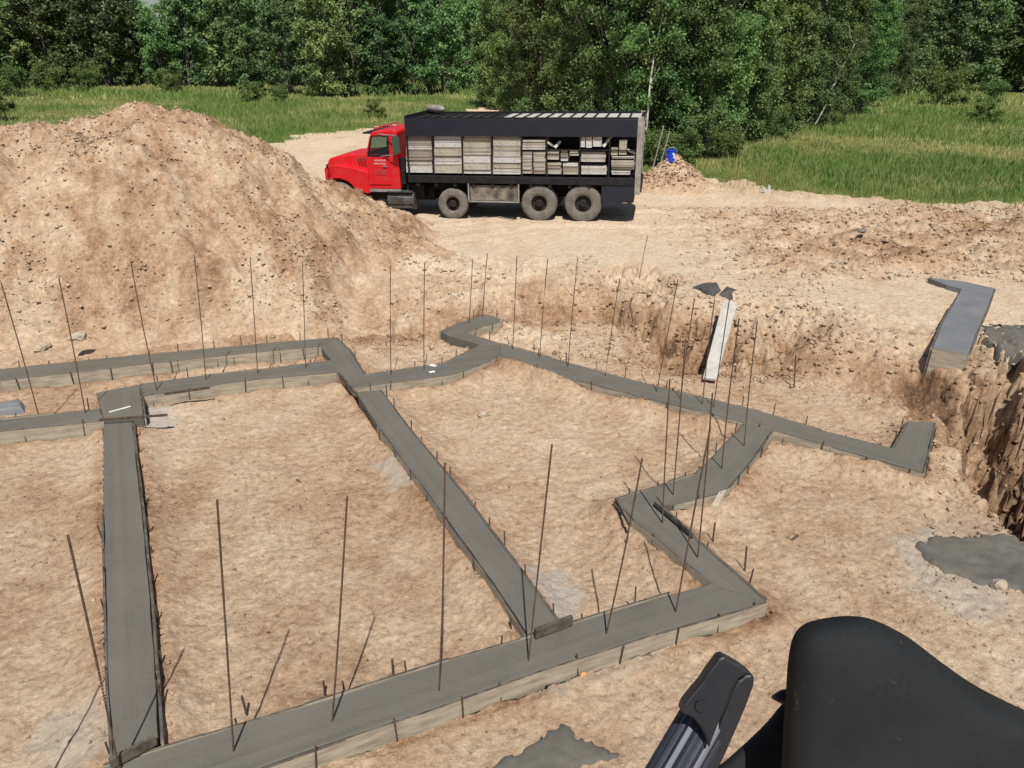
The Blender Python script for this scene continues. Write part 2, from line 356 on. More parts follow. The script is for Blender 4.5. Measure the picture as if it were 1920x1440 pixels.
def ground(x, y, detail=True):
    x = np.asarray(x, float); y = np.asarray(y, float); rr = np.hypot(x, y)
    near = sst(60, 35, rr)
    wob = fbm(x, y, .55, 3, 5)*1.0
    b = bank_y(x)+wob; wd = bank_w(x)
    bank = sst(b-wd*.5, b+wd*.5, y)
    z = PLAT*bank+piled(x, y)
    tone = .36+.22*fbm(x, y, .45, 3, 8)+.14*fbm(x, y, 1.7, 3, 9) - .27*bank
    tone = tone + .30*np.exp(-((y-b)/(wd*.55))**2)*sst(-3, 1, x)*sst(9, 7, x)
    z = z + .05*fbm(x, y, .3, 2, 21)
    # rough berm on the right
    berm = sst(3.0, 7, x+fbm(x, y, .3, 2, 4)*2)*sst(15.6, 17.5, y)*sst(24.6, 22.5, y)
    lum = fbm(x, y, .9, 4, 31, .6)
    z = z + berm*(.12+.30*lum); tone = tone+berm*(.34+.5*np.clip(lum, -.3, .3))
    rough = .012+.03*berm+.028*np.exp(-((y-b)/wd)**2)
    # hummocks in the middle between the mound and the pit
    hm = sst(-6, -4, x)*sst(1.8, .2, x)*sst(12.8, 14, y)*sst(18.5, 16.5, y)
    l2 = fbm(x, y, .8, 4, 77, .6)
    z = z+hm*.42*np.maximum(l2, -.2); tone = tone+hm*np.clip(-l2*1.1, -.2, .3); rough = rough+.014*hm
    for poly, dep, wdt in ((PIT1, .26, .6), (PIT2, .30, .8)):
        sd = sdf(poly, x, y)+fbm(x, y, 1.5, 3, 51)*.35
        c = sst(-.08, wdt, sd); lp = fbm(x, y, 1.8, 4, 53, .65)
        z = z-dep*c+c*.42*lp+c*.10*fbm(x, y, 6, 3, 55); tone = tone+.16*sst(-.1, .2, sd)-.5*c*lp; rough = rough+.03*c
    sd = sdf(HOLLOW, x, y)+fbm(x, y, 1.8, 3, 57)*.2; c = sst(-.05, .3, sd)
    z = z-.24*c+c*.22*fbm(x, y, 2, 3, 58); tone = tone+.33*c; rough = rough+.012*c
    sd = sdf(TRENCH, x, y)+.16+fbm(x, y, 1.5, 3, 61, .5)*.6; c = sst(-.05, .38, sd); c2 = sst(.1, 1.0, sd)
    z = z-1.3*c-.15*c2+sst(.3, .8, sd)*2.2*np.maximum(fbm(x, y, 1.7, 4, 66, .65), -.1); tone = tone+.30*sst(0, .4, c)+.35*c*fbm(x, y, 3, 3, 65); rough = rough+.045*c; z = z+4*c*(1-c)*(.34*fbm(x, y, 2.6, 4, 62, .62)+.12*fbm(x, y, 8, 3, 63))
    lip = np.exp(-((sd+.25)/.35)**2)*sst(7.5, 9.5, y)*1.0
    z = z+lip*.2*fbm(x, y, 2.4, 3, 68); tone = tone+lip*.1
    rgt = sst(5.2, 7.5, x)*sst(14.5, 12, y); z = z+rgt*.10*fbm(x, y, 1.3, 4, 69); rough = rough+.012*rgt*(1-c)
    for p in RUTS:
        dd = seg_dist(p, x, y); g = np.exp(-(dd/.22)**2)*near
        z = z-.035*g+.03*np.exp(-((dd-.38)/.14)**2)*near; tone = tone-.08*g
    grass = sdf(DIRTP, x, y)+fbm(x, y, .5, 3, 91)*1.8+fbm(x, y, 2.5, 2, 92)*.6   # >0 dirt
    eb = np.exp(-((grass-.9)/.9)**2)*sst(3, 8, x); z = z+eb*.18*(1+fbm(x, y, 1.4, 3, 95)); tone = tone+.18*eb; rough = rough+.02*eb
    ts = (x-TA.x)*td.x+(y-TA.y)*td.y; tl = -(x-TA.x)*td.y+(y-TA.y)*td.x
    z = z-TSLOPE*np.clip(ts, 0, 8.5)*np.exp(-((tl+1.2)/2.6)**4)*sst(12, 8.5, ts)
    far = sst(30, 55, rr); z = z+far*.5*fbm(x, y, .06, 3, 99)
    if detail:
        z = z+near*(rough*2.2*fbm(x, y, 3.2, 3, 71, .6)+rough*1.1*fbm(x, y, 13, 3, 73, .65))
        fl = fbm(x*2.2, y, 1.2, 3, 79); z = z+.014*fl*near; tone = tone-.12*fl
    return z, tone, grass
SLAB = wp([(1702, 996), (1800, 975), (2300, 1010), (2300, 1135), (1900, 1170), (1760, 1130), (1700, 1060)], 0)
SLAB2 = wp([(1000, 1110), (1040, 1080), (1075, 1150), (1040, 1180)], 0)
CEM = [(SLAB, .15, .18), (wp([(1660, 1010), (1740, 1000), (1800, 1060), (1880, 1120), (1840, 1160), (1740, 1110)], 0), .2, .42), (wp([(1000, 1080), (1050, 1060), (1085, 1140), (1050, 1170)], 0), .12, .7),
       (wp([(715, 880), (760, 870), (765, 915), (725, 915)], 0), .15, .5), (wp([(100, 1380), (200, 1330), (215, 1430), (60, 1470)], 0), .2, .35),
       (wp([(250, 770), (330, 770), (320, 800), (250, 805)], 0), .12, .75), (wp([(1000, 1290), (1150, 1240), (1250, 1200), (1230, 1230), (1050, 1310)], 0), .1, .3)]
def cement(x, y):
    c = np.zeros(np.shape(x))
    for p, wd, a in CEM: c = np.maximum(c, a*sst(-wd, wd*.4, sdf(p, x, y)+fbm(x, y, 4, 3, 15)*wd*1.6))
    return c
def G(x, y): return float(ground(np.array([x]), np.array([y]), True)[0][0])

# ------------------------------------------------------------------ mound
RIDGE = [(-260, 330, 19.5), (-90, 262, 19.5), (28, 222, 19.2), (110, 205, 19.3), (180, 200, 19.4), (255, 190, 19.4), (345, 196, 19.4), (420, 240, 19.3), (500, 292, 19.3), (560, 318, 19.6), (606, 321, 20.2), (648, 332, 20.6), (690, 347, 20.7), (724, 371, 20.3), (752, 425, 18.8), (785, 478, 17.5)]
RID = [atd(*p) for p in RIDGE]
def mound(x, y):
    x = np.asarray(x, float); y = np.asarray(y, float)
    wx = x+fbm(x, y, .45, 3, 201)*1.1; wy = y+fbm(x, y, .45, 3, 211)*1.1
    best = np.full(x.shape, -9.0)
    for a, b in zip(RID[:-1], RID[1:]):
        ex, ey = b.x-a.x, b.y-a.y; t = np.clip(((wx-a.x)*ex+(wy-a.y)*ey)/(ex*ex+ey*ey), 0, 1)
        d = np.hypot(wx-a.x-ex*t, wy-a.y-ey*t); hz = a.z+(b.z-a.z)*t
        front = (wy < a.y+ey*t)
        sl = np.where(front, .755, .85)
        v = hz-sl*np.sqrt(d*d+.3)+sl*.55
        v = v+np.where(front, .02*np.clip(d-3.5, 0, 3)**2, 0)
        best = np.maximum(best, v)
    z = best-1.1*np.clip(14.1-y+.5*fbm(x, y, .7, 2, 207), 0, 9)**1.25
    z = z-.12+.22*fbm(x, y, .9, 4, 221, .6)+.13*fbm(x, y, 3.0, 4, 231, .65)+.075*fbm(x, y, 8, 4, 241, .75)
    gul = fbm(x*1.6, y*.45, 1.3, 3, 251); z = z-.11*np.abs(gul)
    tone = .53+.26*fbm(x, y, .35, 3, 261)+.9*fbm(x, y, 4, 3, 271)*.4
    pale = sst(.05, .35, fbm(x*1.3+3, y*.5, .55, 3, 281)); tone = tone-.26*pale*sst(3.6, 1.5, z)
    return z, tone
def small_pile(x, y):
    c = at(1262, 362, PLAT); px = np.asarray(x, float)-c.x-.05; py = np.asarray(y, float)-c.y-1.0
    wx = px+fbm(px, py, 1.1, 3, 301)*.45; wy = py+fbm(px, py, 1.1, 3, 303)*.45
    d = np.sqrt((wx/1.25)**2+(wy/1.0)**2+.02)
    z = PLAT+1.38-.98*d+.16*fbm(px, py, 2.2, 4, 305, .65)+.05*fbm(px, py, 9, 3, 309)
    return z, .45+.5*fbm(px, py, 2.5, 3, 311)
def top(x, y):
    g = G(x, y); m = float(mound(np.array([x]), np.array([y]))[0][0]); s = float(small_pile(np.array([x]), np.array([y]))[0][0])
    return max(g, m, s)

def build_ground():
    a = np.concatenate([np.linspace(-180, -46, 34)[:-1], np.linspace(-46, 46, 900), np.linspace(46, 180, 34)[1:]])
    a = np.radians(a)
    dep = np.radians(np.concatenate([np.linspace(58, 11, 600), np.geomspace(11, .35, 130)[1:]]))
    r = np.concatenate([[0.02, 1.2, 2.2], CAMZ/np.tan(dep)])
    A, RR = np.meshgrid(a, r); X = (RR*np.sin(A)).ravel(); Y = (RR*np.cos(A)).ravel()
    z, tone, gr = ground(X, Y)
    # the soil is a little lower right beside the footings (excavated margin)
    for key, poly in FOOTP.items():
        xs = [p[0] for p in poly]; ys = [p[1] for p in poly]
        bb = (X > min(xs)-.5) & (X < max(xs)+.5) & (Y > min(ys)-.5) & (Y < max(ys)+.5)
        sd = sdf(poly, X[bb], Y[bb]); zz = z[bb]
        zz = np.where(sd > -.02, np.minimum(zz, -.03), np.where(sd > -.045, np.minimum(zz, FT-.05), zz))-.02*np.exp(-((sd+.05)/.05)**2)*(sd < -.02)
        z[bb] = zz; tone[bb] += .16*np.exp(-((sd+.05)/.12)**2)
    fr = random.Random(77)
    for _ in range(170):
        fx, fy, fa = fr.uniform(-7, 6.5), fr.uniform(3, 13), fr.uniform(0, 6.28); dx = X-fx; dy = Y-fy; nb = (np.abs(dx) < .3) & (np.abs(dy) < .3)
        u = dx[nb]*math.cos(fa)+dy[nb]*math.sin(fa); v_ = -dx[nb]*math.sin(fa)+dy[nb]*math.cos(fa); q_ = (u/.15)**2+(v_/.055)**2
        z[nb] += -.016*np.exp(-q_**2)+.008*np.exp(-((np.sqrt(q_)-1.45)/.3)**2); tone[nb] += .06*np.exp(-q_)
    n = len(a); k = len(r)
    ii = (np.arange(k-1)[:, None]*n+np.arange(n-1)[None, :]).ravel()
    f = np.stack([ii, ii+1, ii+n+1, ii+n], 1)[:, ::-1]
    Z = z.reshape(k, n); sl = np.zeros_like(Z); sl[1:-1] = np.abs(Z[2:]-Z[:-2])/np.maximum(RR[2:]-RR[:-2], 1e-4); sl = np.clip((sl.ravel()-.5)/2, 0, 1)*(np.hypot(X, Y) < 25)
    X2 = X+sl*.11*fbm(X+z*1.9, Y*.6-z*2.1, 4.2, 3, 811); Y2 = Y+sl*.11*fbm(X*.7-z*2.2, Y+z*1.8, 4.0, 3, 821); tone = tone+sl*.5*fbm(X+z*1.5, Y-z*1.5, 5, 3, 831)
    V = np.stack([X2, Y2, z], 1)
    isg = (gr[f].mean(1) < 0)
    cem = cement(X, Y)
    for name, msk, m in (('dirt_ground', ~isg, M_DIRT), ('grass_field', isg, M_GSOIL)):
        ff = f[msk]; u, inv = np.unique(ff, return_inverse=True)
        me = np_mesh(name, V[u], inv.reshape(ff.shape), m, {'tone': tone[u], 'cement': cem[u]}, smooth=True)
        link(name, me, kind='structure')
def grid_obj(name, fn, x0, x1, y0, y1, st, **k):
    xs = np.arange(x0, x1, st); ys = np.arange(y0, y1, st)
    X, Y = np.meshgrid(xs, ys); X = X.ravel(); Y = Y.ravel()
    z, tone = fn(X, Y); g = ground(X, Y)[0]
    dz = z-g; sp = np.where(dz > 1, dz, .16*np.log1p(np.exp(np.clip(dz, -3, 1)/.16))); zz = g+sp-.035-.1*sst(.05, .0, sp); keep = sp > .004; tone = tone+(.30-tone)*sst(.5, .05, dz)*.6
    n = len(xs); ii = (np.arange(len(ys)-1)[:, None]*n+np.arange(n-1)[None, :]).ravel()
    f = np.stack([ii, ii+1, ii+n+1, ii+n], 1); f = f[keep[f].all(1)]
    u, inv = np.unique(f, return_inverse=True)
    V = np.stack([X, Y, zz], 1)[u]
    me = np_mesh(name, V, inv.reshape(f.shape), M_DIRT, {'tone': tone[u], 'cement': np.zeros(len(u))}, smooth=True)
    return link(name, me, **k)

# ------------------------------------------------------------------ footings (outlines at the top of the concrete)
def foot(name_key, pts, z=FT): FOOTP[name_key] = wp(pts, z)
FO = {
 'front': [(-140, 1542), (195, 1439), (380, 1382), (574, 1324), (842, 1239), (977, 1200), (1131, 1152), (1258, 1114), (1336, 1094), (1434, 1127), (1391, 1141), (1225, 1188), (997, 1261), (784, 1337), (648, 1382), (483, 1440), (30, 1600)],
 'zig': [(1336, 1094), (1262, 1034), (1190, 976), (1155, 938), (1192, 948), (1229, 945), (1290, 1000), (1360, 1062), (1434, 1127)],
 'step': [(1155, 938), (1204, 922), (1257, 905), (1304, 890), (1340, 856), (1399, 793), (1447, 806), (1410, 860), (1364, 914), (1339, 927), (1262, 946), (1229, 945), (1192, 948)],
 'right': [(938, 645), (1030, 671), (1138, 701), (1280, 738), (1418, 771), (1540, 808), (1676, 842), (1730, 885), (1660, 866), (1560, 838), (1446, 806), (1399, 793), (1300, 768), (1214, 747), (1079, 712), (938, 666)],
 'rightend': [(1676, 842), (1705, 790), (1752, 792), (1730, 885)],
 'middle': [(683, 703), (760, 692), (805, 686), (838, 680), (870, 664), (903, 647), (938, 645), (938, 666), (905, 682), (872, 695), (850, 702), (760, 714), (665, 726)],
 'hookarm': [(840, 629), (869, 624), (938, 645), (903, 647)],
 'hook': [(826, 622), (868, 604), (911, 590), (937, 598), (938, 604), (900, 614), (869, 624), (840, 629)],
 'knuckle': [(602, 650), (629, 633), (656, 658), (683, 703), (665, 726), (632, 699), (622, 676)],
 'backleft': [(-160, 710), (0, 693), (240, 668), (480, 646), (629, 633), (602, 650), (480, 661), (240, 687), (0, 714), (-160, 732)],
 'midleft': [(262, 721), (380, 705), (480, 694), (622, 676), (632, 699), (480, 712), (400, 722), (265, 742)],
 'block': [(180, 737), (262, 721), (268, 779), (195, 789)],
 'frontleft': [(-160, 806), (0, 787), (100, 777), (186, 766), (195, 789), (100, 799), (0, 809), (-160, 829)],
 'column': [(195, 794), (247, 790), (254, 855), (266, 960), (281, 1120), (290, 1260), (297, 1392), (213, 1420), (205, 1305), (199, 1110), (195, 965)],
 'diagonal': [(667, 735), (712, 731), (770, 808), (863, 920), (966, 1056), (1049, 1170), (988, 1188), (924, 1090), (827, 958), (710, 800)],
}
for k_, v_ in FO.items(): foot(k_, v_)
LAB = {
 'front': ('long grey concrete footing crossing the foreground under the tall rebars', [(2, 8), (9, 15)]),
 'zig': ('concrete footing leg running down right to the sharp right corner of the front footing', [(0, 3), (5, 8)]),
 'step': ('wide stepped concrete footing leg with two steel bars crossing, joining the long right footing', [(0, 5), (6, 10)]),
 'right': ('long straight concrete footing running from the centre to the far right corner', [(0, 6), (7, 15)]),
 'rightend': ('short stub of concrete footing beside the trench at the right end', [(0, 1), (2, 3)]),
 'middle': ('slightly bent concrete footing between the knuckle and the hooked stub', [(0, 5), (7, 12)]),
 'hookarm': ('short slanting concrete arm that carries the small hook behind', [(1, 2)]),
 'hook': ('small hooked concrete footing stub standing farthest back in the centre', [(0, 3), (4, 6)]),
 'knuckle': ('broad concrete corner joining the two left footings to the centre ones', [(1, 3), (4, 5)]),
 'backleft': ('thin rearmost concrete footing at the foot of the dirt mound on the left', [(0, 4), (5, 9)]),
 'midleft': ('concrete footing parallel to and in front of the rearmost left one', [(0, 3), (4, 7)]),
 'block': ('small square block of concrete footing above the left column footing', [(1, 2), (3, 4)]),
 'frontleft': ('short concrete footing running off the left edge beside the square block', [(0, 3), (4, 7)]),
 'column': ('wide smooth concrete footing running straight toward the camera on the left', [(1, 6), (7, 10)]),
 'diagonal': ('straight concrete footing running diagonally down the middle between two bare dirt bays', [(1, 5), (6, 9)]),
}
LAB['front'] = (LAB['front'][0], [(1, 7), (9, 16)])
LAB['step'] = (LAB['step'][0], [(0, 5), (6, 10)])
rs = random.Random(5)
def bumpy(poly, key):
    """concrete body: finely divided top with slightly uneven edges"""
    n = len(poly); out = []
    for i in range(n):
        a, b = poly[i], poly[(i+1) % n]; L = math.hypot(b[0]-a[0], b[1]-a[1]); k = max(1, int(L/.25))
        for j in range(k):
            t = j/k; o = .006*rs.uniform(-1, 1) if j else 0
            nx, ny = -(b[1]-a[1])/max(L, 1e-6), (b[0]-a[0])/max(L, 1e-6)
            out.append((a[0]+(b[0]-a[0])*t+nx*o, a[1]+(b[1]-a[1])*t+ny*o))
    return out
for ki, (key, poly) in enumerate(FOOTP.items()):
    cx = sum(p[0] for p in poly)/len(poly); cy = sum(p[1] for p in poly)/len(poly)
    ar = sum(poly[i][0]*poly[(i+1) % len(poly)][1]-poly[(i+1) % len(poly)][0]*poly[i][1] for i in range(len(poly)))
    lab, runs = LAB[key]
    th = empty('concrete_footing', (cx, cy, 0), label=lab, cat='footing', group='fresh concrete footings')
    m = MB(); m.prism([(x-cx, y-cy) for x, y in bumpy(poly, key)], -.15, FT+.0022*(ki % 4)); 
    L_ = max(((math.hypot(poly[(i+1) % len(poly)][0]-poly[i][0], poly[(i+1) % len(poly)][1]-poly[i][1]), math.atan2(poly[(i+1) % len(poly)][1]-poly[i][1], poly[(i+1) % len(poly)][0]-poly[i][0])) for i in range(len(poly))))
    m.build('concrete', make_concrete('fresh_concrete', (.090, .084, .069), (.124, .116, .097), ang=L_[1]), parent=th, bevel=.008)
    # form boards with their stakes along the free edges
    for (i0, i1) in runs:
        path = [poly[i] for i in range(i0, min(i1, len(poly)-1)+1)]
        if len(path) < 2: continue
        # split in board lengths
        for (a, b) in zip(path[:-1], path[1:]):
            a = Vector(a); b = Vector(b); L = (b-a).length
            if L < .12: continue
            d = (b-a)/L; nrm = Vector((d.y, -d.x)) if ar > 0 else Vector((-d.y, d.x))   # outward
            gap = .004; th_ = .022; top_ = FT+rs.uniform(-.004, .012)
            p0 = a+nrm*gap; p1 = b+nrm*gap
            tilt = nrm*rs.uniform(.0, .012)
            q = [p0-d*.004, p1+d*.004, p1+d*.004+nrm*th_, p0-d*.004+nrm*th_]
            bb = MB(); vs = [(v.x-cx, v.y-cy, -.06) for v in q]+[(v.x+tilt.x-cx, v.y+tilt.y-cy, top_) for v in q]
            bb.add(vs, [(0, 3, 2, 1), (0, 1, 5, 4), (1, 2, 6, 5), (2, 3, 7, 6), (3, 0, 4, 7)], 0); bb.add(vs, [(4, 5, 6, 7)], 1)
            bo = bb.build('form_board', M_FORM, M_FEDGE, parent=th)
            ns = max(1, round(L/.55))
            for j in range(ns):
                t = (j+.5+rs.uniform(-.25, .25))/ns; c = a+(b-a)*t+nrm*(th_+gap+.014)
                hh = rs.choice([.0, .03, .08, .12, .16]) if nrm.y > 0 else rs.choice([.0, .01, .02, .05])
                lean = Vector((rs.uniform(-.03, .03), rs.uniform(-.02, .03)))
                sm = MB(); sm.tube([(c.x-cx, c.y-cy, -.1), (c.x+lean.x-cx, c.y+lean.y-cy, FT+hh+.02)], .0085, 5)
                sm.build('stake', M_STAKE, parent=bo)
build_ground()
grid_obj('dirt_mound', mound, min(p.x for p in RID)-4, 0.6, 12.3, 26.0, .04, label='large mound of excavated sandy soil left of the red truck', cat='dirt mound')
_c = at(1262, 362, PLAT)
grid_obj('dirt_pile', small_pile, _c.x-2.2, _c.x+2.4, _c.y-1.2, _c.y+3.2, .03, label='small lumpy pile of soil just behind the tail of the truck', cat='dirt pile')

# concrete spills and scraps: irregular low pads that lie on the ground
def pad(name, poly, z0, thick, m, freq=5, amp=.05, res=.03, **k):
    xs = [p[0] for p in poly]; ys = [p[1] for p in poly]
    gx = np.arange(min(xs)-.15, max(xs)+.15, res); gy = np.arange(min(ys)-.15, max(ys)+.15, res)
    X, Y = np.meshgrid(gx, gy); X = X.ravel(); Y = Y.ravel()
    sd = sdf(poly, X, Y)+fbm(X, Y, freq, 5, 401, .62)*amp*2.6
    g = ground(X, Y)[0]; z = np.maximum(g, z0-.02) if z0 is not None else g
    zz = z-.03+(thick+.03)*sst(-.005, .06, sd)+.028*fbm(X, Y, 5, 4, 411)*sst(0, .15, sd)
    n = len(gx); ii = (np.arange(len(gy)-1)[:, None]*n+np.arange(n-1)[None, :]).ravel()
    f = np.stack([ii, ii+1, ii+n+1, ii+n], 1); f = f[(sd[f] > -.03).all(1)]
    u, inv = np.unique(f, return_inverse=True)
    me = np_mesh(name, np.stack([X, Y, zz], 1)[u], inv.reshape(f.shape), m, smooth=True)
    return link(name, me, **k)
pad('concrete_spill', wp([(1712, 1030), (1740, 1012), (1812, 1000), (1880, 1004), (1960, 1018), (2100, 1060), (2080, 1120), (1925, 1118), (1870, 1112), (1830, 1095), (1760, 1072), (1725, 1052)], 0), 0, .035, M_SPILL, label='large flat puddle of spilled wet concrete right of the footings', cat='spilled concrete')
pad('concrete_spill', wp([(905, 1460), (945, 1410), (1000, 1385), (1020, 1362), (1075, 1362), (1110, 1385), (1162, 1418), (1120, 1432), (1100, 1480), (900, 1500)], 0), 0, .03, M_SPILL, label='spilled concrete patch at the bottom edge in front of the long footing', cat='spilled concrete')
pad('concrete_spill', wp([(1210, 1382), (1228, 1366), (1262, 1356), (1240, 1374), (1216, 1388)], 0), 0, .02, M_SPILL, amp=.01, res=.012, label='small splash of concrete just left of the ribbed black tube', cat='spilled concrete')
pad('concrete_spill', wp([(1842, 655), (1845, 632), (1865, 618), (1905, 622), (1930, 612), (2010, 625), (2010, 662), (1905, 664)], .5), None, .03, M_SPILL, amp=.12, label='streaky grey concrete washout behind the trench at the right edge', cat='spilled concrete')
pad('concrete_scrap', wp([(-60, 755), (44, 746), (46, 766), (-60, 778)], .1), .0, .10, M_OLDC, amp=.01, res=.02, label='flat grey scrap of concrete lying in the dirt strip at the left edge', cat='concrete scrap')
pad('concrete_scrap', wp([(1835, 878), (1870, 1085), (1890, 1110), (1850, 1108)], 0), 0, .02, M_SPILL, amp=.01, label='pale lump of dried concrete at the edge of the large spill', cat='concrete scrap') if False else None
pad('orange_scrap', wp([(1078, 1262), (1096, 1255), (1104, 1272), (1088, 1280)], 0), 0, .012, M_ORANGE, amp=.01, res=.012, label='small orange patch on the dirt below the front footing', cat='scrap')
# the far right concrete pad
pp = wp([(1741, 521), (1800, 527), (1864, 541), (1852, 575), (1832, 620), (1815, 664), (1749, 652), (1765, 610), (1787, 570), (1803, 541), (1775, 534)], .72)
cx = sum(p[0] for p in pp)/len(pp); cy = sum(p[1] for p in pp)/len(pp)
th = empty('concrete_pad', (cx, cy, .6), label='separate L shaped concrete footing with a blue grey top, far right behind the trench', cat='footing')
m = MB(); m.prism([(x-cx, y-cy) for x, y in pp], -.42, .12); m.build('concrete', M_OLDC, parent=th, bevel=.01)
for (i, j) in ((2, 3), (3, 4), (4, 5), (5, 6), (6, 7), (7, 8), (0, 1), (1, 2)):
    a = Vector(pp[i]); b = Vector(pp[j]); d = (b-a).normalized(); nn = Vector((d.y, -d.x))
    ctr = Vector((cx, cy)); nn = nn if nn.dot((a+b)/2-ctr) > 0 else -nn
    q = [a+nn*.004, b+nn*.004, b+nn*.035, a+nn*.035]
    bm = MB(); bm.prism([(v.x-cx, v.y-cy) for v in q], -.45, .115+.002*(i % 3), 0, 1)
    bm.build('form_board', M_FORM, M_FEDGE, parent=th)

# ------------------------------------------------------------------ rebars
RB = [  # tip, base, height of the base, label
 ((2, 530), (72, 777), 'leftmost tall rebar on the short left footing'),
 ((110, 520), (160, 774), 'second tall rebar from the left edge, leaning left of the square block'),
 ((245, 490), (294, 732), 'tall rebar beside the right side of the square concrete block'),
 ((364, 478), (386, 712), 'tall rebar on the parallel left footing, nearest to its left end'),
 ((469, 482), (483, 700), 'tall rebar standing midway along the parallel left footing'),
 ((567, 490), (573, 690), 'tall rebar on the parallel left footing next to the broad corner'),
 ((732, 498), (733, 703), 'tall rebar on the bent middle footing, nearer the broad corner'),
 ((796, 493), (795, 694), 'tall rebar on the bent middle footing beside the white specks'),
 ((886, 487), (879, 608), 'left one of two thin rebars in the small hooked stub'),
 ((914, 475), (905, 598), 'right one of two thin rebars in the small hooked stub'),
 ((969, 480), (961, 656), 'tall rebar at the left start of the long right footing'),
 ((1027, 485), (1012, 672), 'second tall rebar along the long right footing, counted from its left end'),
 ((1083, 485), (1065, 688), 'third tall rebar along the long right footing, left of the pit'),
 ((1162, 522), (1135, 706), 'tall rebar in front of the left part of the pit'),
 ((1271, 524), (1231, 735), 'tall rebar crossing the middle of the pit, left of the white plank'),
 ((1302, 560), (1276, 748), 'tall rebar just left of the white plank'),
 ((1340, 560), (1317, 758), 'tall rebar overlapping the left edge of the white plank'),
 ((1368, 560), (1338, 764), 'tall rebar overlapping the right edge of the white plank'),
 ((1386, 596), (1353, 879), 'tall rebar in the stepped footing, right of the white plank'),
 ((1420, 602), (1395, 837), 'rightmost tall rebar, where the stepped leg meets the long right footing'),
 ((1256, 710), (1242, 981), 'rebar rising from the near leg of the zigzag with a twin to its right'),
 ((1285, 640), (1262, 929), 'rebar rising from the far leg of the zigzag near its inner corner'),
 ((1336, 737), (1308, 1046), 'dark tall rebar in the middle of the zigzag leg'),
 ((1332, 800), (1267, 1148), 'leaning rebar in the front footing near its sharp right corner'),
 ((1204, 860), (1137, 1188), 'leaning rebar in the front footing right of the diagonal footing'),
 ((1035, 833), (991, 1239), 'leaning rebar where the diagonal footing meets the front one'),
 ((834, 868), (823, 1295), 'tall rebar in the front footing left of the diagonal footing'),
 ((651, 930), (623, 1352), 'tall rebar in the middle of the front footing'),
 ((407, 937), (438, 1408), 'tall rebar in the front footing right of the wide left column'),
 ((127, 1003), (224, 1446), 'thick tall rebar leaning left beside the wide left column'),
 ((-90, 1060), (5, 1545), 'rebar just outside the left edge whose shadow falls into view'),
]
def closest_to_vertical(base, d):
    o = Vector((0, 0, CAMZ)); a, b = base.x, base.y      # minimise horizontal distance of the sight line to the base
    t = (d.x*a+d.y*b)/(d.x**2+d.y**2); return o+d*t
def rebar(tip, base, lab, z=FT, r=.0078):
    b = at(*base, z); t = closest_to_vertical(b, ray(*tip)); v = t-b
    m = MB(); bow = Vector((rs.uniform(-.012, .012), rs.uniform(-.012, .012), 0))
    m.tube([(0, 0, -.2)]+[v*s+bow*math.sin(math.pi*s) for s in (0, .25, .5, .75, 1)], r, 6)
    n = int(v.length/.03)
    if b.y < 9:                                          # ribs show only on the near ones
        for k in range(1, n):
            p = v*(k/n)+bow*math.sin(math.pi*k/n); m.tube([p-v.normalized()*.004, p+v.normalized()*.004], r*1.18, 6)
    o = m.build('rebar', M_REBAR, label=lab, cat='rebar', group='steel rebars standing in the footings'); o.location = b
    return v.length
LENS = [round(rebar(*q), 2) for q in RB]
print('rebar lengths', LENS)
g_ = at(1195, 541, .35); zz = G(g_.x, g_.y); rebar((1214, 442), (1195, 541), 'lone thin rebar standing on the far side of the pit', z=zz, r=.008)
# loose bars and planks
def plank(name, corners, thick, m, **k):
    c = [Vector(p) for p in corners]; o = sum(c, Vector())/4
    n = (c[1]-c[0]).cross(c[3]-c[0]).normalized(); n = n if n.z > 0 else -n
    mb = MB(); mb.add([p-o for p in c]+[p-o-n*thick for p in c], [(0, 1, 2, 3), (7, 6, 5, 4), (0, 4, 5, 1), (1, 5, 6, 2), (2, 6, 7, 3), (3, 7, 4, 0)])
    mb.f = [f for f in mb.f]
    ob = mb.build(name, m, bevel=.004, **k); ob.location = o
    import bmesh
    b = bmesh.new(); b.from_mesh(ob.data); bmesh.ops.recalc_face_normals(b, faces=b.faces); b.to_mesh(ob.data); b.free(); return ob
plank('plank', [at(1356, 563, .74), at(1384, 566, .74), at(1343, 711, .12), at(1318, 708, .12)], .045, M_PLANK, label='pale grey plank bridging the pit behind the long right footing', cat='plank')
plank('plank', [at(1348, 922, .24), at(1362, 917, .27), at(1334, 975, .05), at(1312, 984, .04)], .035, M_FORM, label='short plank leaning off the stepped footing onto the dirt', cat='plank')
def bar2(name, a, b, wx, wz, m, **k):
    a = Vector(a); b = Vector(b); o = (a+b)/2; mb = MB(); mb.bar(a-o, b-o, wx, wz); ob = mb.build(name, m, **k); ob.location = o; return ob
bar2('steel_bar', at(186, 787, .31), at(314, 778, .31), .03, .03, M_STAKE, label='dark bar laid across the gap between the square block and the left column', cat='bar')
bar2('steel_bar', at(308, 739, .31), at(394, 727, .31), .03, .03, M_STAKE, label='short dark bar on the edge of the parallel left footing', cat='bar')
bar2('end_board', at(206, 1432, .29), at(292, 1386, .29), .035, .09, M_FEDGE, label='dark end board at the near end of the wide left column', cat='board')
bar2('end_board', at(1003, 1188, .29), at(1072, 1162, .29), .04, .1, M_FEDGE, label='dark board where the diagonal footing meets the front footing', cat='board')
bar2('end_board', at(636, 700, .29), at(668, 738, .29), .035, .06, M_FEDGE, label='dark board on the lower left side of the broad corner', cat='board')
for a, b, l in (((1156, 936), (1182, 985), 'dark stub board at the left tip of the zigzag'), ((1228, 942), (1300, 1003), 'dark edge strip on the inner side of the zigzag leg')):
    bar2('edge_strip', at(*a, .29), at(*b, .29), .03, .05, M_FEDGE, label=l, cat='board')
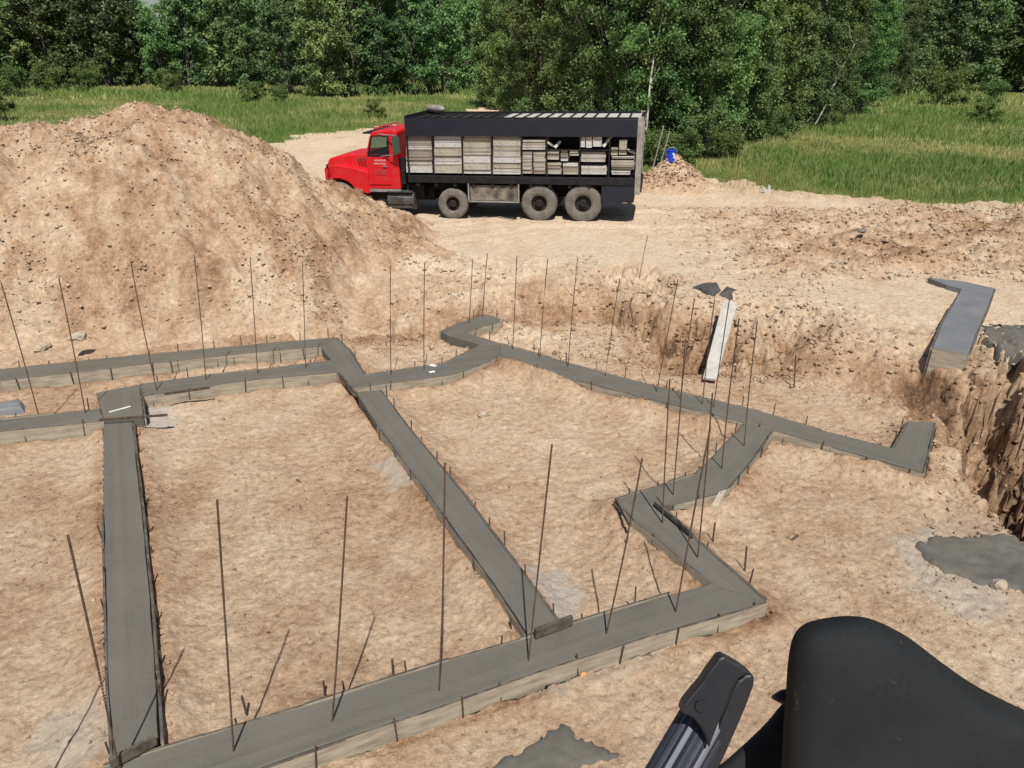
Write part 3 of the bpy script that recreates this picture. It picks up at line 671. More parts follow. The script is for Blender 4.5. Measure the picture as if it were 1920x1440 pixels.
for a, b, z0, z1, l in (((466, 1345), (453, 1305), .0, .22, 'short stub stake behind the front footing right of the tall rebar'),
                        ((610, 1308), (606, 1277), .0, .22, 'short stub stake behind the middle of the front footing'),
                        ((738, 1268), (735, 1236), .0, .22, 'short thick stub stake behind the front footing, left of the diagonal'),
                        ((1397, 1075), (1400, 1025), .0, .35, 'stake standing in the dirt outside the right corner of the footing'),
                        ((1336, 1022), (1341, 980), .0, .35, 'stake standing behind the zigzag leg'),
                        ((1491, 716), (1492, 665), .1, .35, 'dark stake stub in the dirt right of the white plank'),
                        ((1512, 845), (1508, 818), .0, .35, 'stake on the near side of the long right footing')):
    p = at(*a, z0); q = closest_to_vertical(p, ray(*b)); mb = MB(); mb.tube([(0, 0, -.1), (q-p)], .011, 5)
    ob = mb.build('stake', M_STAKE, label=l, cat='stake', group='loose stakes in the dirt'); ob.location = p
# dark torn sheets beside the pit
def sheet(poly, z, lab, lift=.06):
    P = wp(poly, z); cx = sum(p[0] for p in P)/len(P); cy = sum(p[1] for p in P)/len(P); mb = MB(); n = len(P)
    zb = G(cx, cy)
    vs = [(x-cx, y-cy, G(x, y)-zb+.01) for x, y in P]+[((x-cx)*.9, (y-cy)*.9, G(x, y)-zb+lift*rs.uniform(.4, 1.1)) for x, y in P]+[(0, 0, lift*1.6)]
    mb.add(vs, [(i, (i+1) % n, n+(i+1) % n, n+i) for i in range(n)]+[(n+i, n+(i+1) % n, 2*n) for i in range(n)])
    ob = mb.build('torn_sheet', M_TAR, label=lab, cat='sheet'); ob.location = (cx, cy, zb)
sheet([(1297, 543), (1318, 534), (1345, 534), (1352, 546), (1340, 556), (1325, 553), (1310, 545)], .6, 'black crumpled sheet on the far rim of the pit', .06)
sheet([(1348, 552), (1362, 541), (1382, 545), (1374, 556)], .6, 'dark brown slab lying right of the black sheet', .04)

# ------------------------------------------------------------------ stones (individual) and loose clods (one mass)
def stone(px, py, z, size, lab, m, seed):
    q = random.Random(seed); c = at(px, py, z)
    for _ in range(12): c = at(px, py, top(c.x, c.y))
    import bmesh
    b = bmesh.new(); bmesh.ops.create_icosphere(b, subdivisions=2, radius=size)
    for v in b.verts:
        k = 1+.25*math.sin(v.co.x*31/size*.1+seed)+q.uniform(-.14, .14); v.co = Vector((v.co.x*1.25*k, v.co.y*k, v.co.z*.7*k))
    me = bpy.data.meshes.new('stone'); b.to_mesh(me); b.free(); me.materials.append(m)
    o = link('stone', me, label=lab, cat='stone', group='stones lying in the soil'); o.location = (c.x, c.y, c.z+size*.3); o.rotation_euler = (0, 0, seed)
M_ROCK = noisy('pale_rock', (.42, .35, .27), (.33, .26, .19), 20, .9, 0, .5, .01)
M_ROCKD = noisy('dark_rock', (.12, .11, .11), (.20, .18, .17), 15, .9, 0, .5, .01)
for i, (px, py, sz, l, d) in enumerate([
 (343, 252, .15, 'pale stone near the top of the mound', 0), (352, 260, .13, 'dark stone just below the pale one near the mound top', 1),
 (480, 402, .14, 'dark grey stone halfway down the right slope of the mound', 1), (188, 372, .10, 'pale stone on the left middle of the mound', 0),
 (110, 430, .10, 'small pale stone low on the left slope of the mound', 0), (320, 184, .09, 'pale stone on the crest of the mound', 0),
 (255, 495, .13, 'yellowish stone above the square concrete block', 0), (145, 635, .12, 'pale boulder just behind the rearmost footing at left', 0),
 (80, 655, .13, 'rounded pale stone at the toe of the mound near the left edge', 0), (1175, 530, .14, 'white block on the upper left rim of the pit', 0),
 (1238, 528, .10, 'pale stone on the far rim of the pit', 0), (905, 780, .07, 'reddish stone alone on the dirt in the central bay', 0),
 (1870, 1100, .08, 'pale stone at the edge of the large concrete spill', 0), (1615, 435, .09, 'dark clod standing out on the rough berm at the right', 1)]):
    stone(px, py, 1 if py < 500 and px < 600 else .3, sz, l, M_ROCKD if d else M_ROCK, i+3)

def clods():
    Vs, Fs, Ts = [], [], []
    base = np.array([(1,0,0),(-1,0,0),(0,1,0),(0,-1,0),(0,0,1),(0,0,-1)], float)
    fc = np.array([(0,2,4),(2,1,4),(1,3,4),(3,0,4),(2,0,5),(1,2,5),(3,1,5),(0,3,5)])
    def scatter(x, y, z, size, tone, off):
        n = len(x); v = base[None]*size[:, None, None]*RNG.uniform(.55, 1.3, (n, 6, 1))
        a = RNG.uniform(0, 6.28, n); ca, sa = np.cos(a)[:, None], np.sin(a)[:, None]
        vx = v[..., 0]*ca-v[..., 1]*sa; vy = v[..., 0]*sa+v[..., 1]*ca; vz = v[..., 2]*.62+RNG.normal(0, .16, (n, 6))*size[:, None]
        V = np.stack([vx+x[:, None], vy+y[:, None], vz+z[:, None]+size[:, None]*.15], -1).reshape(-1, 3)
        Fi = (fc[None]+(np.arange(n)*6)[:, None, None]+off).reshape(-1, 3)
        Vs.append(V); Fs.append(Fi); Ts.append(np.repeat(tone, 6)); return off+n*6
    off = 0
    # mound
    n = 55000; x = RNG.uniform(RID[0].x-1, 0.2, n); y = RNG.uniform(12.3, 20.5, n); z, t = mound(x, y); g = ground(x, y)[0]
    cl = fbm(x, y, .9, 3, 501); k = (z > g+.02) & (cl+RNG.uniform(-.5, .55, n) > 0)
    sz = .007+.042*RNG.random(n)**8+.014*np.clip(cl, 0, .5)
    off = scatter(x[k], y[k], z[k]-.25*sz[k], sz[k], t[k]-.3+RNG.normal(0, .14, k.sum()), off)
    # small pile
    c = at(1262, 362, PLAT); n = 1800; x = RNG.uniform(c.x-2, c.x+2, n); y = RNG.uniform(c.y-.8, c.y+1.6, n); z, t = small_pile(x, y); g = ground(x, y)[0]; k = z > g
    off = scatter(x[k], y[k], z[k], (.02+.06*RNG.random(n)**3)[k], t[k]+RNG.normal(0, .2, k.sum()), off)
    # rough places
    def region(n, x0, x1, y0, y1, smin, smax, dens=None, po=4):
        nonlocal off
        x = RNG.uniform(x0, x1, n); y = RNG.uniform(y0, y1, n); z, t, gr = ground(x, y)
        k = gr > .2
        if dens is not None: k &= dens(x, y) > RNG.random(n)
        for poly in FOOTP.values(): k &= sdf(poly, x, y) < -.06
        for poly in (pp,): k &= sdf(poly, x, y) < -.05
        off = scatter(x[k], y[k], z[k], (smin+(smax-smin)*RNG.random(n)**po)[k], t[k]+RNG.normal(0, .17, k.sum()), off)
    region(9000, 4, 16, 16, 24.5, .015, .09, lambda x, y: sst(3, 7, x)*.9)
    region(5000, -6, 2, 12.5, 18, .012, .07, lambda x, y: sst(-.2, .3, fbm(x, y, .8, 3, 521)))
    region(5000, 1, 7, 11.5, 16.5, .012, .07, lambda x, y: .3+.7*sst(-.6, .2, np.maximum(sdf(PIT1, x, y), sdf(PIT2, x, y))))
    region(9000, 4.5, 10, 5.5, 13, .008, .05, lambda x, y: .15+.85*sst(-1.6, .2, sdf(TRENCH, x, y)))
    region(2600, 5.5, 10, 7, 13, .015, .07, lambda x, y: sst(-.3, .2, sdf(TRENCH, x, y)), 3)
    region(42000, -9, 7, 2.5, 13, .005, .026, lambda x, y: .15+.8*sst(-.1, .4, fbm(x, y, .7, 3, 531)), 4)
    # crumbs along the footings
    for key, poly in FOOTP.items():
        for i in range(len(poly)):
            a, b = poly[i], poly[(i+1) % len(poly)]; L = math.hypot(b[0]-a[0], b[1]-a[1]); m_ = int(L*26)
            if m_ < 2: continue
            t = RNG.random(m_); o = -np.abs(RNG.normal(0, .07, m_))-.07
            ar = sum(poly[j][0]*poly[(j+1) % len(poly)][1]-poly[(j+1) % len(poly)][0]*poly[j][1] for j in range(len(poly)))
            nx, ny = (b[1]-a[1])/L, -(b[0]-a[0])/L
            if ar < 0: nx, ny = -nx, -ny
            x = a[0]+(b[0]-a[0])*t-nx*o; y = a[1]+(b[1]-a[1])*t-ny*o; k = np.ones(m_, bool)
            for p2 in FOOTP.values(): k &= sdf(p2, x, y) < -.05
            z, tn, _ = ground(x, y)
            off = scatter(x[k], y[k], z[k]-.03, (.008+.022*RNG.random(m_)**2)[k], (tn+RNG.normal(.1, .2, m_))[k], off)
    V = np.concatenate(Vs); Fq = np.concatenate(Fs); T = np.concatenate(Ts)
    link('dirt_clods', np_mesh('dirt_clods', V, Fq, M_DIRT, {'tone': T, 'cement': np.zeros(len(V))}), label='loose clods and crumbs of soil scattered over the bare ground', cat='soil clods', kind='stuff')
clods()

# ------------------------------------------------------------------ truck
tn = Vector((-td.y, td.x, 0))    # tn points toward the camera
if tn.dot(TA) > 0: tn = -tn
tdp = Vector((td.x, td.y, -TSLOPE)).normalized(); tup = Vector((td.x*TSLOPE, td.y*TSLOPE, 1)).normalized()
TM = Matrix((tdp, -tn, tup)).transposed()                                  # local x forward, y away from the camera
flip = TM.determinant() < 0
if flip: TM = Matrix((tdp, tn, tup)).transposed()
TM = TM.to_4x4(); TM.translation = (TA.x, TA.y, PLAT)
YS = -1 if flip else 1                                                                   # body lies at y = YS*(0..2.4)
TMI = TM.inverted()
def tp(px, py, off=0.0):                   # photo point -> (s, z) on the near side plane of the truck
    o = TMI @ Vector((0, 0, CAMZ)); d = TMI.to_3x3() @ ray(px, py); t = (YS*off-o.y)/d.y; q = o+d*t; return q.x, q.z
truck = empty('truck', label='red conventional cab truck with a black roofed rack body full of concrete form panels', cat='truck'); truck.matrix_world = TM
def Y(a, b): return (min(YS*a, YS*b), max(YS*a, YS*b))
def tbox(m, x0, x1, ya, yb, z0, z1, mi=0): y0, y1 = Y(ya, yb); return m.box(min(x0, x1), max(x0, x1), y0, y1, z0, z1, mi)
W = 2.45
sF = tp(760, 260)[0]; sR = tp(1204, 260)[0]; zB0 = 1.06; zB1 = 1.27; zFb = 2.39; zFt = 2.86
# chassis
m = MB(); tbox(m, -1.5, 7.9, .75, .87, .75, 1.02); tbox(m, -1.5, 7.9, W-.87, W-.75, .75, 1.02)
for s_ in (-1.4, .7, 2.2, 3.4, 5.4, 7.8): tbox(m, s_-.06, s_+.06, .87, W-.87, .8, .98)
for s_ in (0, 1.34, 4.1, 7.66): m.bar((s_, YS*.3, .52), (s_, YS*(W-.3), .52), .14, .16)
m.bar((5.6, YS*1.22, .8), (.7, YS*1.22, .65), .12, .12)
tbox(m, 2.2, 3.3, .95, 1.5, .45, .78); tbox(m, 4.9, 5.5, .3, .7, .55, .95)
tbox(m, 1.95, 3.5, .9, 1.6, .38, .8); tbox(m, 4.7, 6.9, .75, 1.7, .42, 1.0); tbox(m, -1.3, 5.9, 1.0, 1.45, .55, .9); tbox(m, -1.45, -.6, .5, 1.9, .5, 1.0)  # dark blocks added to blacken the shade under the truck
m.build('chassis_and_shade_fill', M_CHAS, parent=truck)
# bed
m = MB(); tbox(m, sR, sF, 0, W, zB0, zB1)
for k in range(12): s_ = sR+(sF-sR)*(k+.5)/12; tbox(m, s_-.05, s_+.05, .03, W-.03, zB0-.1, zB0)
m.build('bed_floor', M_BLACK, parent=truck, bevel=.01)
# fascia all round
m = MB(); tbox(m, sR+.06, sF, .0, .05, zFb, zFt); m.build('side_fascia', M_NAVY, parent=truck, bevel=.01)
m = MB(); tbox(m, sR+.06, sF, W-.05, W, zFb, zFt); m.build('side_fascia', M_NAVY, parent=truck, bevel=.01)
m = MB(); tbox(m, sF-.05, sF+.0, .052, W-.052, zB1, zFt+.1); m.build('headboard', M_BLACK, parent=truck)
# roof of ribs and pale panels
m = MB(); n = 20
tbox(m, sR, sF, W-.06, W, zFt+.002, zFt+.05)
tbox(m, sR, sF, .0, .05, zFt+.002, zFt+.05)
for k in range(n+1): s_ = sR+.05+(sF-sR-.1)*k/n; tbox(m, s_-.025, s_+.025, .052, W-.062, zFt-.05, zFt+.02)
m.build('roof_frame', M_BLACK, parent=truck)
for k in range(n):
    s0 = sR+.05+(sF-sR-.1)*k/n+.03; s1 = sR+.05+(sF-sR-.1)*(k+1)/n-.03
    m = MB(); tbox(m, s0, s1, .06, W-.07, zFt-.04, zFt-.01); m.build('roof_panel', M_PLANK if k < 12 else M_CHAS, parent=truck)
# uprights, dividers, shelf
UP = [812, 867, 922, 978, 1025, 1087, 1142]
m = MB()
for px in UP:
    s_ = tp(px, 300)[0]; tbox(m, s_-.018, s_+.018, .01, .05, zB1, zFb)
m.build('rack_upright', M_BLACK, parent=truck)
bpy.data.objects.remove(bpy.data.objects['rack_upright'])
for px in UP:
    s_ = tp(px, 300)[0]; m = MB(); tbox(m, s_-.018, s_+.018, .01, .05, zB1, zFb); m.build('rack_upright', M_BLACK, parent=truck)
m = MB(); tbox(m, sR+.1, sF-.06, 1.19, 1.23, zB1, zFt-.02); m.build('dark_interior_sheet', M_BLACK, parent=truck)  # black sheet added mid-rack to block the view and keep the interior dark
shz = tp(1080, 281)[1]; shz2 = tp(1000, 304)[1]
m = MB(); tbox(m, tp(1195, 290)[0], tp(1025, 290)[0], .03, 1.18, shz-.02, shz); m.build('rack_shelf', M_BLACK, parent=truck)
m = MB(); tbox(m, sR-.02, sR+.14, -.01, .10, zB0-.25, zFt+.06); m.build('corner_post', M_POST, parent=truck, bevel=.01)
m = MB(); tbox(m, sR-.02, sR+.12, W-.10, W+.01, zB0-.25, zFt+.06); m.build('corner_post', M_POST, parent=truck, bevel=.01)
m = MB(); tbox(m, sR-.02, sR+.05, .12, W-.12, zFt-.05, zFt+.05); m.build('rear_crossbar', M_BLACK, parent=truck)
m = MB(); tbox(m, sR-.06, sR+.05, .12, W-.12, zB0-.2, zB0+.02); m.build('rear_crossbar', M_BLACK, parent=truck)
for s0, s1 in ((sR+.15, tp(1128, 350)[0]),):
    m = MB(); tbox(m, s0, s1, .02, .07, .58, 1.04); m.build('mud_flap', M_NAVY, parent=truck)
m = MB(); tbox(m, tp(880, 350)[0], tp(970, 350)[0], .08, .5, .55, 1.0); m.build('side_box', M_POST, parent=truck, bevel=.01)
m = MB()
for px in (878, 972):
    s_ = tp(px, 350)[0]; m.bar((s_, YS*.03, .52), (s_, YS*.03, 1.06), .04, .04)
m.bar((tp(878, 350)[0], YS*.03, .53), (tp(972, 350)[0], YS*.03, .53), .04, .04)
m.build('side_box_frame', M_CHROME, parent=truck)
# wheels
def wheel(s_, rad, near, dual, wid=.27):
    y = .04 if near else W-.04
    k = 1 if near else -1
    z_ = rad-.02
    rm = MB(); yy = lambda v: YS*k*v
    rr = rad*.46
    rm.lathe([(rr, yy(.03)), (rr*.97, yy(.05)), (rr*.9, yy(.13)), (rr*.45, yy(.14)), (rr*.42, yy(.05)), (rr*.25, yy(.02)), (.001, yy(.02))], n=24)
    ro = rm.build('wheel', M_RIM, parent=truck, smooth=False); ro.location = (s_, YS*y, z_)
    tm = MB(); prof = [(rr, yy(.03)), (rad*.60, yy(.0)), (rad*.80, yy(-.005)), (rad*.93, yy(.012)), (rad*.99, yy(.04)), (rad, yy(.06)), (rad, yy(wid-.05)), (rad*.97, yy(wid-.02)), (rad*.75, yy(wid)), (rr, yy(wid))]
    tm.lathe(prof, n=40)
    for j in range(40):
        a0 = 2*math.pi*j/40
        p = [(rad*q*math.cos(a0+t), yy(u), rad*q*math.sin(a0+t)) for u in (.05, wid-.05) for q, t in ((.99, 0), (1.018, .01), (1.018, .08), (.99, .09))]
        tm.add(p, [(0, 1, 2, 3), (7, 6, 5, 4), (0, 4, 5, 1), (1, 5, 6, 2), (2, 6, 7, 3)])
    tyre = tm.build('tyre', M_TYRE, parent=ro, smooth=False)
    hb = MB(); hb.lathe([(.11, yy(.1)), (.11, yy(.02)), (.07, yy(-.0)), (.001, yy(-.0))], n=12)
    for j in range(8):
        a0 = 2*math.pi*j/8; c_ = rr*.66; p = Vector((c_*math.cos(a0), yy(.12), c_*math.sin(a0))); hb.bar(p, p+Vector((0, yy(-.03), 0)), .03, .03)
    hb.build('hub', M_CHAS, parent=ro)
    if dual:
        tm = MB(); tm.lathe([(rr, yy(.33)), (rad*.8, yy(.32)), (rad, yy(.37)), (rad, yy(.55)), (rad*.8, yy(.6)), (rr, yy(.6))], n=32); tm.build('inner_tyre', M_TYRE, parent=ro)
    return ro
for near in (True, False):
    wheel(0, .535, near, True); wheel(tp(1010, 390)[0], .52, near, True); wheel(tp(848, 380)[0], .455, near, False); wheel(7.55, .52, near, False, .3)
# cab
c0 = tp(746, 300)[0]; c1 = tp(688, 300)[0]; hF = tp(604, 300)[0]
zr = 2.56; zh = 1.80
m = MB(); ins = .06
cab_prof = [(c0, .84), (c1+.02, .84), (c1+.05, 1.0), (c1+.04, 1.78), (c1-.16, 2.45), (c1-.24, 2.52), (c0+.08, 2.56), (c0, 2.50)]
m.side([(c0, .84), (c1+.02, .84), (c1+.05, 1.0), (c1+.04, 1.84), (c0, 1.84)], *Y(ins, W-ins)); m.build('cab', M_RED, parent=truck, bevel=.03)
m = MB(); m.side([(c1-.13, 2.37), (c1-.16, 2.45), (c1-.24, 2.52), (c0+.08, 2.56), (c0, 2.50), (c0, 2.37)], *Y(ins, W-ins)); m.build('cab_roof', M_RED, parent=truck, bevel=.03)
for y_ in (ins, W-ins-.08):
    m = MB(); m.side([(c0, 1.835), (c0+.27, 1.835), (c0+.27, 2.375), (c0, 2.375)], *Y(y_, y_+.08)); m.build('cab_pillar', M_RED, parent=truck)
    m = MB(); m.side([(c1+.04, 1.835), (c1-.03, 1.835), (c1-.18, 2.375), (c1-.12, 2.375)], *Y(y_, y_+.08)); m.build('cab_pillar', M_RED, parent=truck)
m = MB(); tbox(m, c0+.35, c0+.5, .5, 1.0, 1.5, 2.2); tbox(m, c0+.35, c0+.5, 1.5, 2.0, 1.5, 2.2); m.build('seat_back', M_BLACK, parent=truck)
m = MB(); tbox(m, c0, c0+.04, .15, W-.15, 1.84, 2.37); m.build('cab_rear_wall', M_REDD, parent=truck)
m = MB(); m.side([(d_, z_) for d_, z_ in ((c0+.3, 1.84), (c1-.04, 1.84), (c1-.17, 2.36), (c0+.3, 2.36))], *Y(W-.055, W-.04)); m.build('door_glass', M_GLASS, parent=truck)
m = MB()
hood = [(c1+.03, .95), (hF-.02, .95), (hF, 1.05), (hF, 1.62), (hF-.10, 1.70), (hF-.48, 1.80), (c1+.03, 1.86)]
m.side(hood, *Y(.38, W-.38)); m.build('hood', M_RED, parent=truck, bevel=.05)
# fenders with arches
def fender(ya, yb):
    m = MB(); cx_ = 7.55; rad = .62; pts = [(hF-.02, .85), (hF-.02, 1.45), (hF-.35, 1.52), (c1+.45, 1.42), (c1+.02, 1.3), (c1+.0, .72), (c1+.12, .70)]
    arc = [(cx_+rad*math.cos(t), .52+rad*math.sin(t)) for t in np.linspace(math.pi*.86, math.pi*.14, 14)]
    pts2 = [(hF-.02, .85), (hF-.02, 1.45), (hF-.35, 1.55), (c1+.45, 1.47), (c1+.02, 1.35), (c1+.0, .72), (c1+.1, .70)]+arc
    m.side(pts2, *Y(ya, yb)); return m.build('fender', M_RED, parent=truck, bevel=.03)
fender(.02, .44); fender(W-.44, W-.02)
m = MB(); tbox(m, hF-.01, hF+.03, .45, W-.45, 1.0, 1.55); m.build('grille', M_CHAS, parent=truck)
m = MB(); tbox(m, hF-.05, hF+.12, .1, W-.1, .55, .85); m.build('bumper', M_CHROME, parent=truck, bevel=.03)
for yv in (.12, W-.36):
    m = MB(); tbox(m, hF-.03, hF+.02, yv, yv+.24, 1.1, 1.3); m.build('headlight', M_WHITE, parent=truck, bevel=.01)
# door with window and lettering
d0, d1 = c0+.28, c1-.02
m = MB(); m.side([(d0, .98), (d1, .98), (d1, 1.80), (d0, 1.80)], *Y(.03, .058)); dr = m.build('door', M_RED, parent=truck, bevel=.008)
m = MB(); m.side([(d0+.0, 1.84), (d1-.02, 1.84), (d1-.17, 2.36), (d0+.0, 2.36)], *Y(.04, .056)); m.build('door_glass', M_GLASS, parent=truck)
m = MB()
for a, b in (((d0, 1.83), (d1-.01, 1.83)), ((d0, 2.38), (d1-.17, 2.38)), ((d0, 1.83), (d0, 2.38)), ((d1-.01, 1.83), (d1-.17, 2.38))):
    m.bar((a[0], YS*.03, a[1]), (b[0], YS*.03, b[1]), .03, .035, upv=(0, 1, 0))
m.build('window_frame', M_BLACK, parent=truck)
m = MB(); tbox(m, d0+.02, d0+.5, .055, .0575, 1.9, 2.32); m.build('rear_quarter_shade', M_CHAS, parent=truck) if False else None
m = MB(); lr = random.Random(3)
for row, zt, hh in ((0, 1.72, .055), (1, 1.62, .05)):
    x = d0+.12
    while x < d1-.2:
        wdt = lr.uniform(.03, .06); tbox(m, x, x+wdt, .022, .032, zt-hh, zt-hh+lr.choice([hh, hh*.8])); x += wdt+.02
m.build('lettering', M_LETT, parent=dr)
m = MB(); tbox(m, d0+.1, d1-.18, .021, .031, 1.26, 1.42); m.build('door_emblem', M_REDD, parent=dr)
m = MB(); m.bar((d0+.08, YS*.01, 1.52), (d0+.2, YS*.01, 1.52), .03, .03); m.build('handle', M_CHROME, parent=dr)
m = MB(); m.side([(c1+.035, 1.86), (c1-.15, 2.43), (c1-.10, 2.43), (c1+.085, 1.86)], *Y(.2, W-.2)); m.build('windscreen', M_GLASS, parent=truck)
m = MB(); tbox(m, c1-.15, c1+.10, .1, W-.1, 2.44, 2.49); m.build('sun_visor', M_BLACK, parent=truck, bevel=.01)
for yv in (.35, .8, 1.22, 1.65, 2.1):
    m = MB(); tbox(m, c1-.30, c1-.18, yv-.05, yv+.05, 2.56, 2.61); m.build('marker_light', M_REDD, parent=truck)
m = MB(); m.bar((c0-.03, YS*(-.16), 1.92), (c0-.03, YS*(-.16), 2.4), .22, .03, upv=(0, 1, 0)); mr = m.build('mirror', mat('mirror_glass', (.05, .10, .07), .3, .2), parent=truck)
m = MB(); m.bar((c0-.03, YS*(-.15), 2.42), (c1-.4, YS*.05, 2.44), .025, .025); m.bar((c0-.03, YS*(-.15), 1.9), (c1-.4, YS*.05, 1.8), .025, .025); m.build('mirror_bracket', M_CHROME, parent=mr)
m = MB(); tbox(m, c0-.02, c1-.0, .035, .10, .76, .84); m.build('rocker_panel', M_CHROME, parent=truck)
m = MB(); m.lathe([(.001, -.42), (.28, -.42), (.30, -.40), (.30, .40), (.28, .42), (.001, .42)], n=20); tk = m.build('fuel_tank', M_CHROME, parent=truck); tk.rotation_euler = (0, 0, math.pi/2); tk.location = ((c0+c1)/2-.45, YS*.36, .50); tk.scale = (1, 1, 1)
m = MB(); tbox(m, (c0+c1)/2-.85, (c0+c1)/2-.05, .02, .28, .76, .79); tbox(m, (c0+c1)/2-.85, (c0+c1)/2-.05, .01, .25, .30, .33); m.build('step', M_CHROME, parent=truck)
m = MB(); tbox(m, c0-.16, c0-.02, .12, W-.12, 1.0, 1.75); m.build('cab_rear_box', M_BLACK, parent=truck)
M_TANK = noisy('dusty_tank', (.16, .155, .15), (.07, .066, .06), 5, .5, .5, 0)
for o_ in C.objects:
    if o_.name in ('fuel_tank', 'step'): o_.data.materials[0] = M_TANK
    if o_.name == 'side_box': o_.data.materials[0] = noisy('muddy_box', (.05, .046, .042), (.25, .22, .18), 3, .8, 0, .2)
for j in range(4):
    x_ = c1+.18+j*.07; m = MB(); m.bar((x_, YS*.375, 1.46), (x_+.04, YS*.375, 1.70), .02, .025, upv=(0, 1, 0)); m.build('hood_vent', M_CHAS, parent=truck)
m = MB(); m.side([(c1+.9, 1.48), (c1+1.25, 1.48), (c1+1.2, 1.55), (c1+.95, 1.56)], *Y(.36, .378)); m.build('hood_badge', M_REDD, parent=truck)
m = MB(); m.bar((hF-.2, YS*(-.12), 1.5), (hF-.2, YS*.1, 1.35), .02, .02); m.bar((hF-.2, YS*(-.14), 1.45), (hF-.2, YS*(-.14), 1.58), .1, .02); m.build('hood_mirror', M_BLACK, parent=truck)
# cargo
ORD = ['bottom', 'second', 'third', 'fourth', 'fifth', 'sixth', 'seventh', 'eighth', 'ninth', 'tenth', 'eleventh', 'twelfth']
BAY = ['first', 'second', 'third', 'fourth', 'fifth', 'sixth', 'seventh', 'eighth']
def cargo(px0, px1, py0, py1, m, lab, depth=1.05, off=.07, name='concrete_form', cat='concrete form'):
    s0, z1 = tp(px1, py0, off); s1, z0 = tp(px0, py1, off); s0 = tp(px1, (py0+py1)/2, off)[0]; s1 = tp(px0, (py0+py1)/2, off)[0]
    mb = MB(); y0, y1 = Y(0, depth); L = (s1-s0)/2; H = z1-z0-.006
    mb.box(-L, L, y0, y1, .003, H)
    if H > .09:     # stiffening rims on the visible edge of the panel
        yy0, yy1 = Y(-.012, 0); mb.box(-L, L, yy0, yy1, .003, .02); mb.box(-L, L, yy0, yy1, H-.02, H-.003)
        mb.box(-L, -L+.02, yy0, yy1, .021, H-.021); mb.box(L-.02, L, yy0, yy1, .021, H-.021)
    o = mb.build(name, m, label=lab, cat=cat, group='concrete form panels racked on the truck')
    o.matrix_world = TM @ Matrix.Translation(((s0+s1)/2, YS*off, z0))
cr = random.Random(9)
def stack(bay, x0, x1, cuts, mats, where=''):
    n = len(cuts)-1
    for k in range(n):                     # cuts run from the top down
        lv = n-1-k; lab = (f'bottom panel' if lv == 0 else ('top panel' if lv == n-1 else f'{ORD[lv]} panel from the bottom'))+f' of the {where}stack in the {BAY[bay]} rack bay'
        j = cr.uniform(0, 1.2); cargo(x0+j, x1-cr.uniform(0, 1.5), cuts[k]+.3, cuts[k+1]-.15, PM[mats[k % len(mats)]], lab, off=.06+cr.uniform(0, .05))
stack(0, 761, 811, [252.5, 256.5, 270, 277, 280.5, 293, 300, 308, 323.5], [0, 1, 0, 2, 1, 1, 0, 2])
stack(1, 814, 866, [252, 264, 276, 292, 300, 308, 324.5], [2, 2, 3, 0, 2, 0])
stack(2, 868.5, 921, [252, 258, 275, 283, 290, 304, 318, 325.5], [0, 3, 3, 0, 2, 0, 2])
stack(3, 924, 977, [252, 259, 273, 281, 293, 305, 315, 320, 326.5], [3, 0, 3, 0, 2, 3, 0, 2])
stack(4, 979, 1023, [261, 266.5, 271.5, 276.5, 281], [0, 3, 0, 0], 'upper ')
stack(4, 979, 998, [284, 290, 296, 303, 310, 318, 325.5], [1, 0, 3, 3, 0, 3], 'lower left ')
stack(4, 1000, 1023, [284, 290, 297, 303, 311, 319, 326], [3, 3, 0, 3, 3, 1], 'lower right ')
stack(5, 1026, 1049, [282, 288, 294, 299.5], [0, 1, 0], 'upper left '); stack(5, 1051, 1065, [281, 287, 294, 302], [3, 1, 2], 'upper middle ')
stack(5, 1068, 1085, [280, 287, 292], [2, 0], 'small upper right '); stack(5, 1026, 1053, [305, 310, 316, 321, 326.5], [3, 1, 3, 0], 'lower left ')
stack(5, 1055, 1085, [306, 312, 319, 327], [2, 1, 3], 'lower right ')
stack(6, 1089, 1136, [284, 289, 295, 303.5], [1, 0, 0]); stack(6, 1089, 1138, [311, 316, 321, 327], [2, 0, 2], 'lower ')
stack(7, 1146, 1189, [300, 304.5, 309, 313, 317.5], [3, 3, 1, 3], 'middle '); stack(7, 1146, 1183, [320, 323.5, 327.5], [2, 2], 'bottom '); stack(7, 1147, 1190, [292.5, 295, 297.5], [2, 1], 'upper ')
for a, l in (((1088, 1097, 254, 276), 'left one of three upright pale blocks in the top of the seventh rack bay'), ((1099, 1110, 254, 277), 'middle one of three upright pale blocks in the top of the seventh rack bay'),
             ((1112, 1128, 254, 275), 'right one of three upright pale blocks in the top of the seventh rack bay'), ((1146, 1158, 277, 291), 'short yellowish block in the upper left of the last rack bay'), ((1161, 1175, 262, 290), 'tall yellowish block in the upper middle of the last rack bay')):
    cargo(*a, PM[2] if 'pale' in l else PM[3], l, depth=.35, name='form_block', cat='form block')
def loose(a, b, l):
    s0, z0 = tp(*a, .1); s1, z1 = tp(*b, .1); mb = MB(); mb.bar((0, 0, 0), (s1-s0, YS*.15, z1-z0), .06, .06)
    o = mb.build('loose_bar', M_WHITE, label=l, cat='bar', group='loose white bars on the truck'); o.matrix_world = TM @ Matrix.Translation((s0, YS*.1, z0))
loose((1131, 275), (1146, 255), 'white bar leaning up at the right of the seventh rack bay'); loose((1177, 281), (1190, 289), 'white bar slanting down at the rear of the last rack bay')
loose((1026, 266), (1041, 278), 'white bar slanting in the top of the sixth rack bay'); loose((1040, 277), (1049, 266), 'short white bar beside the slanting one in the sixth rack bay')
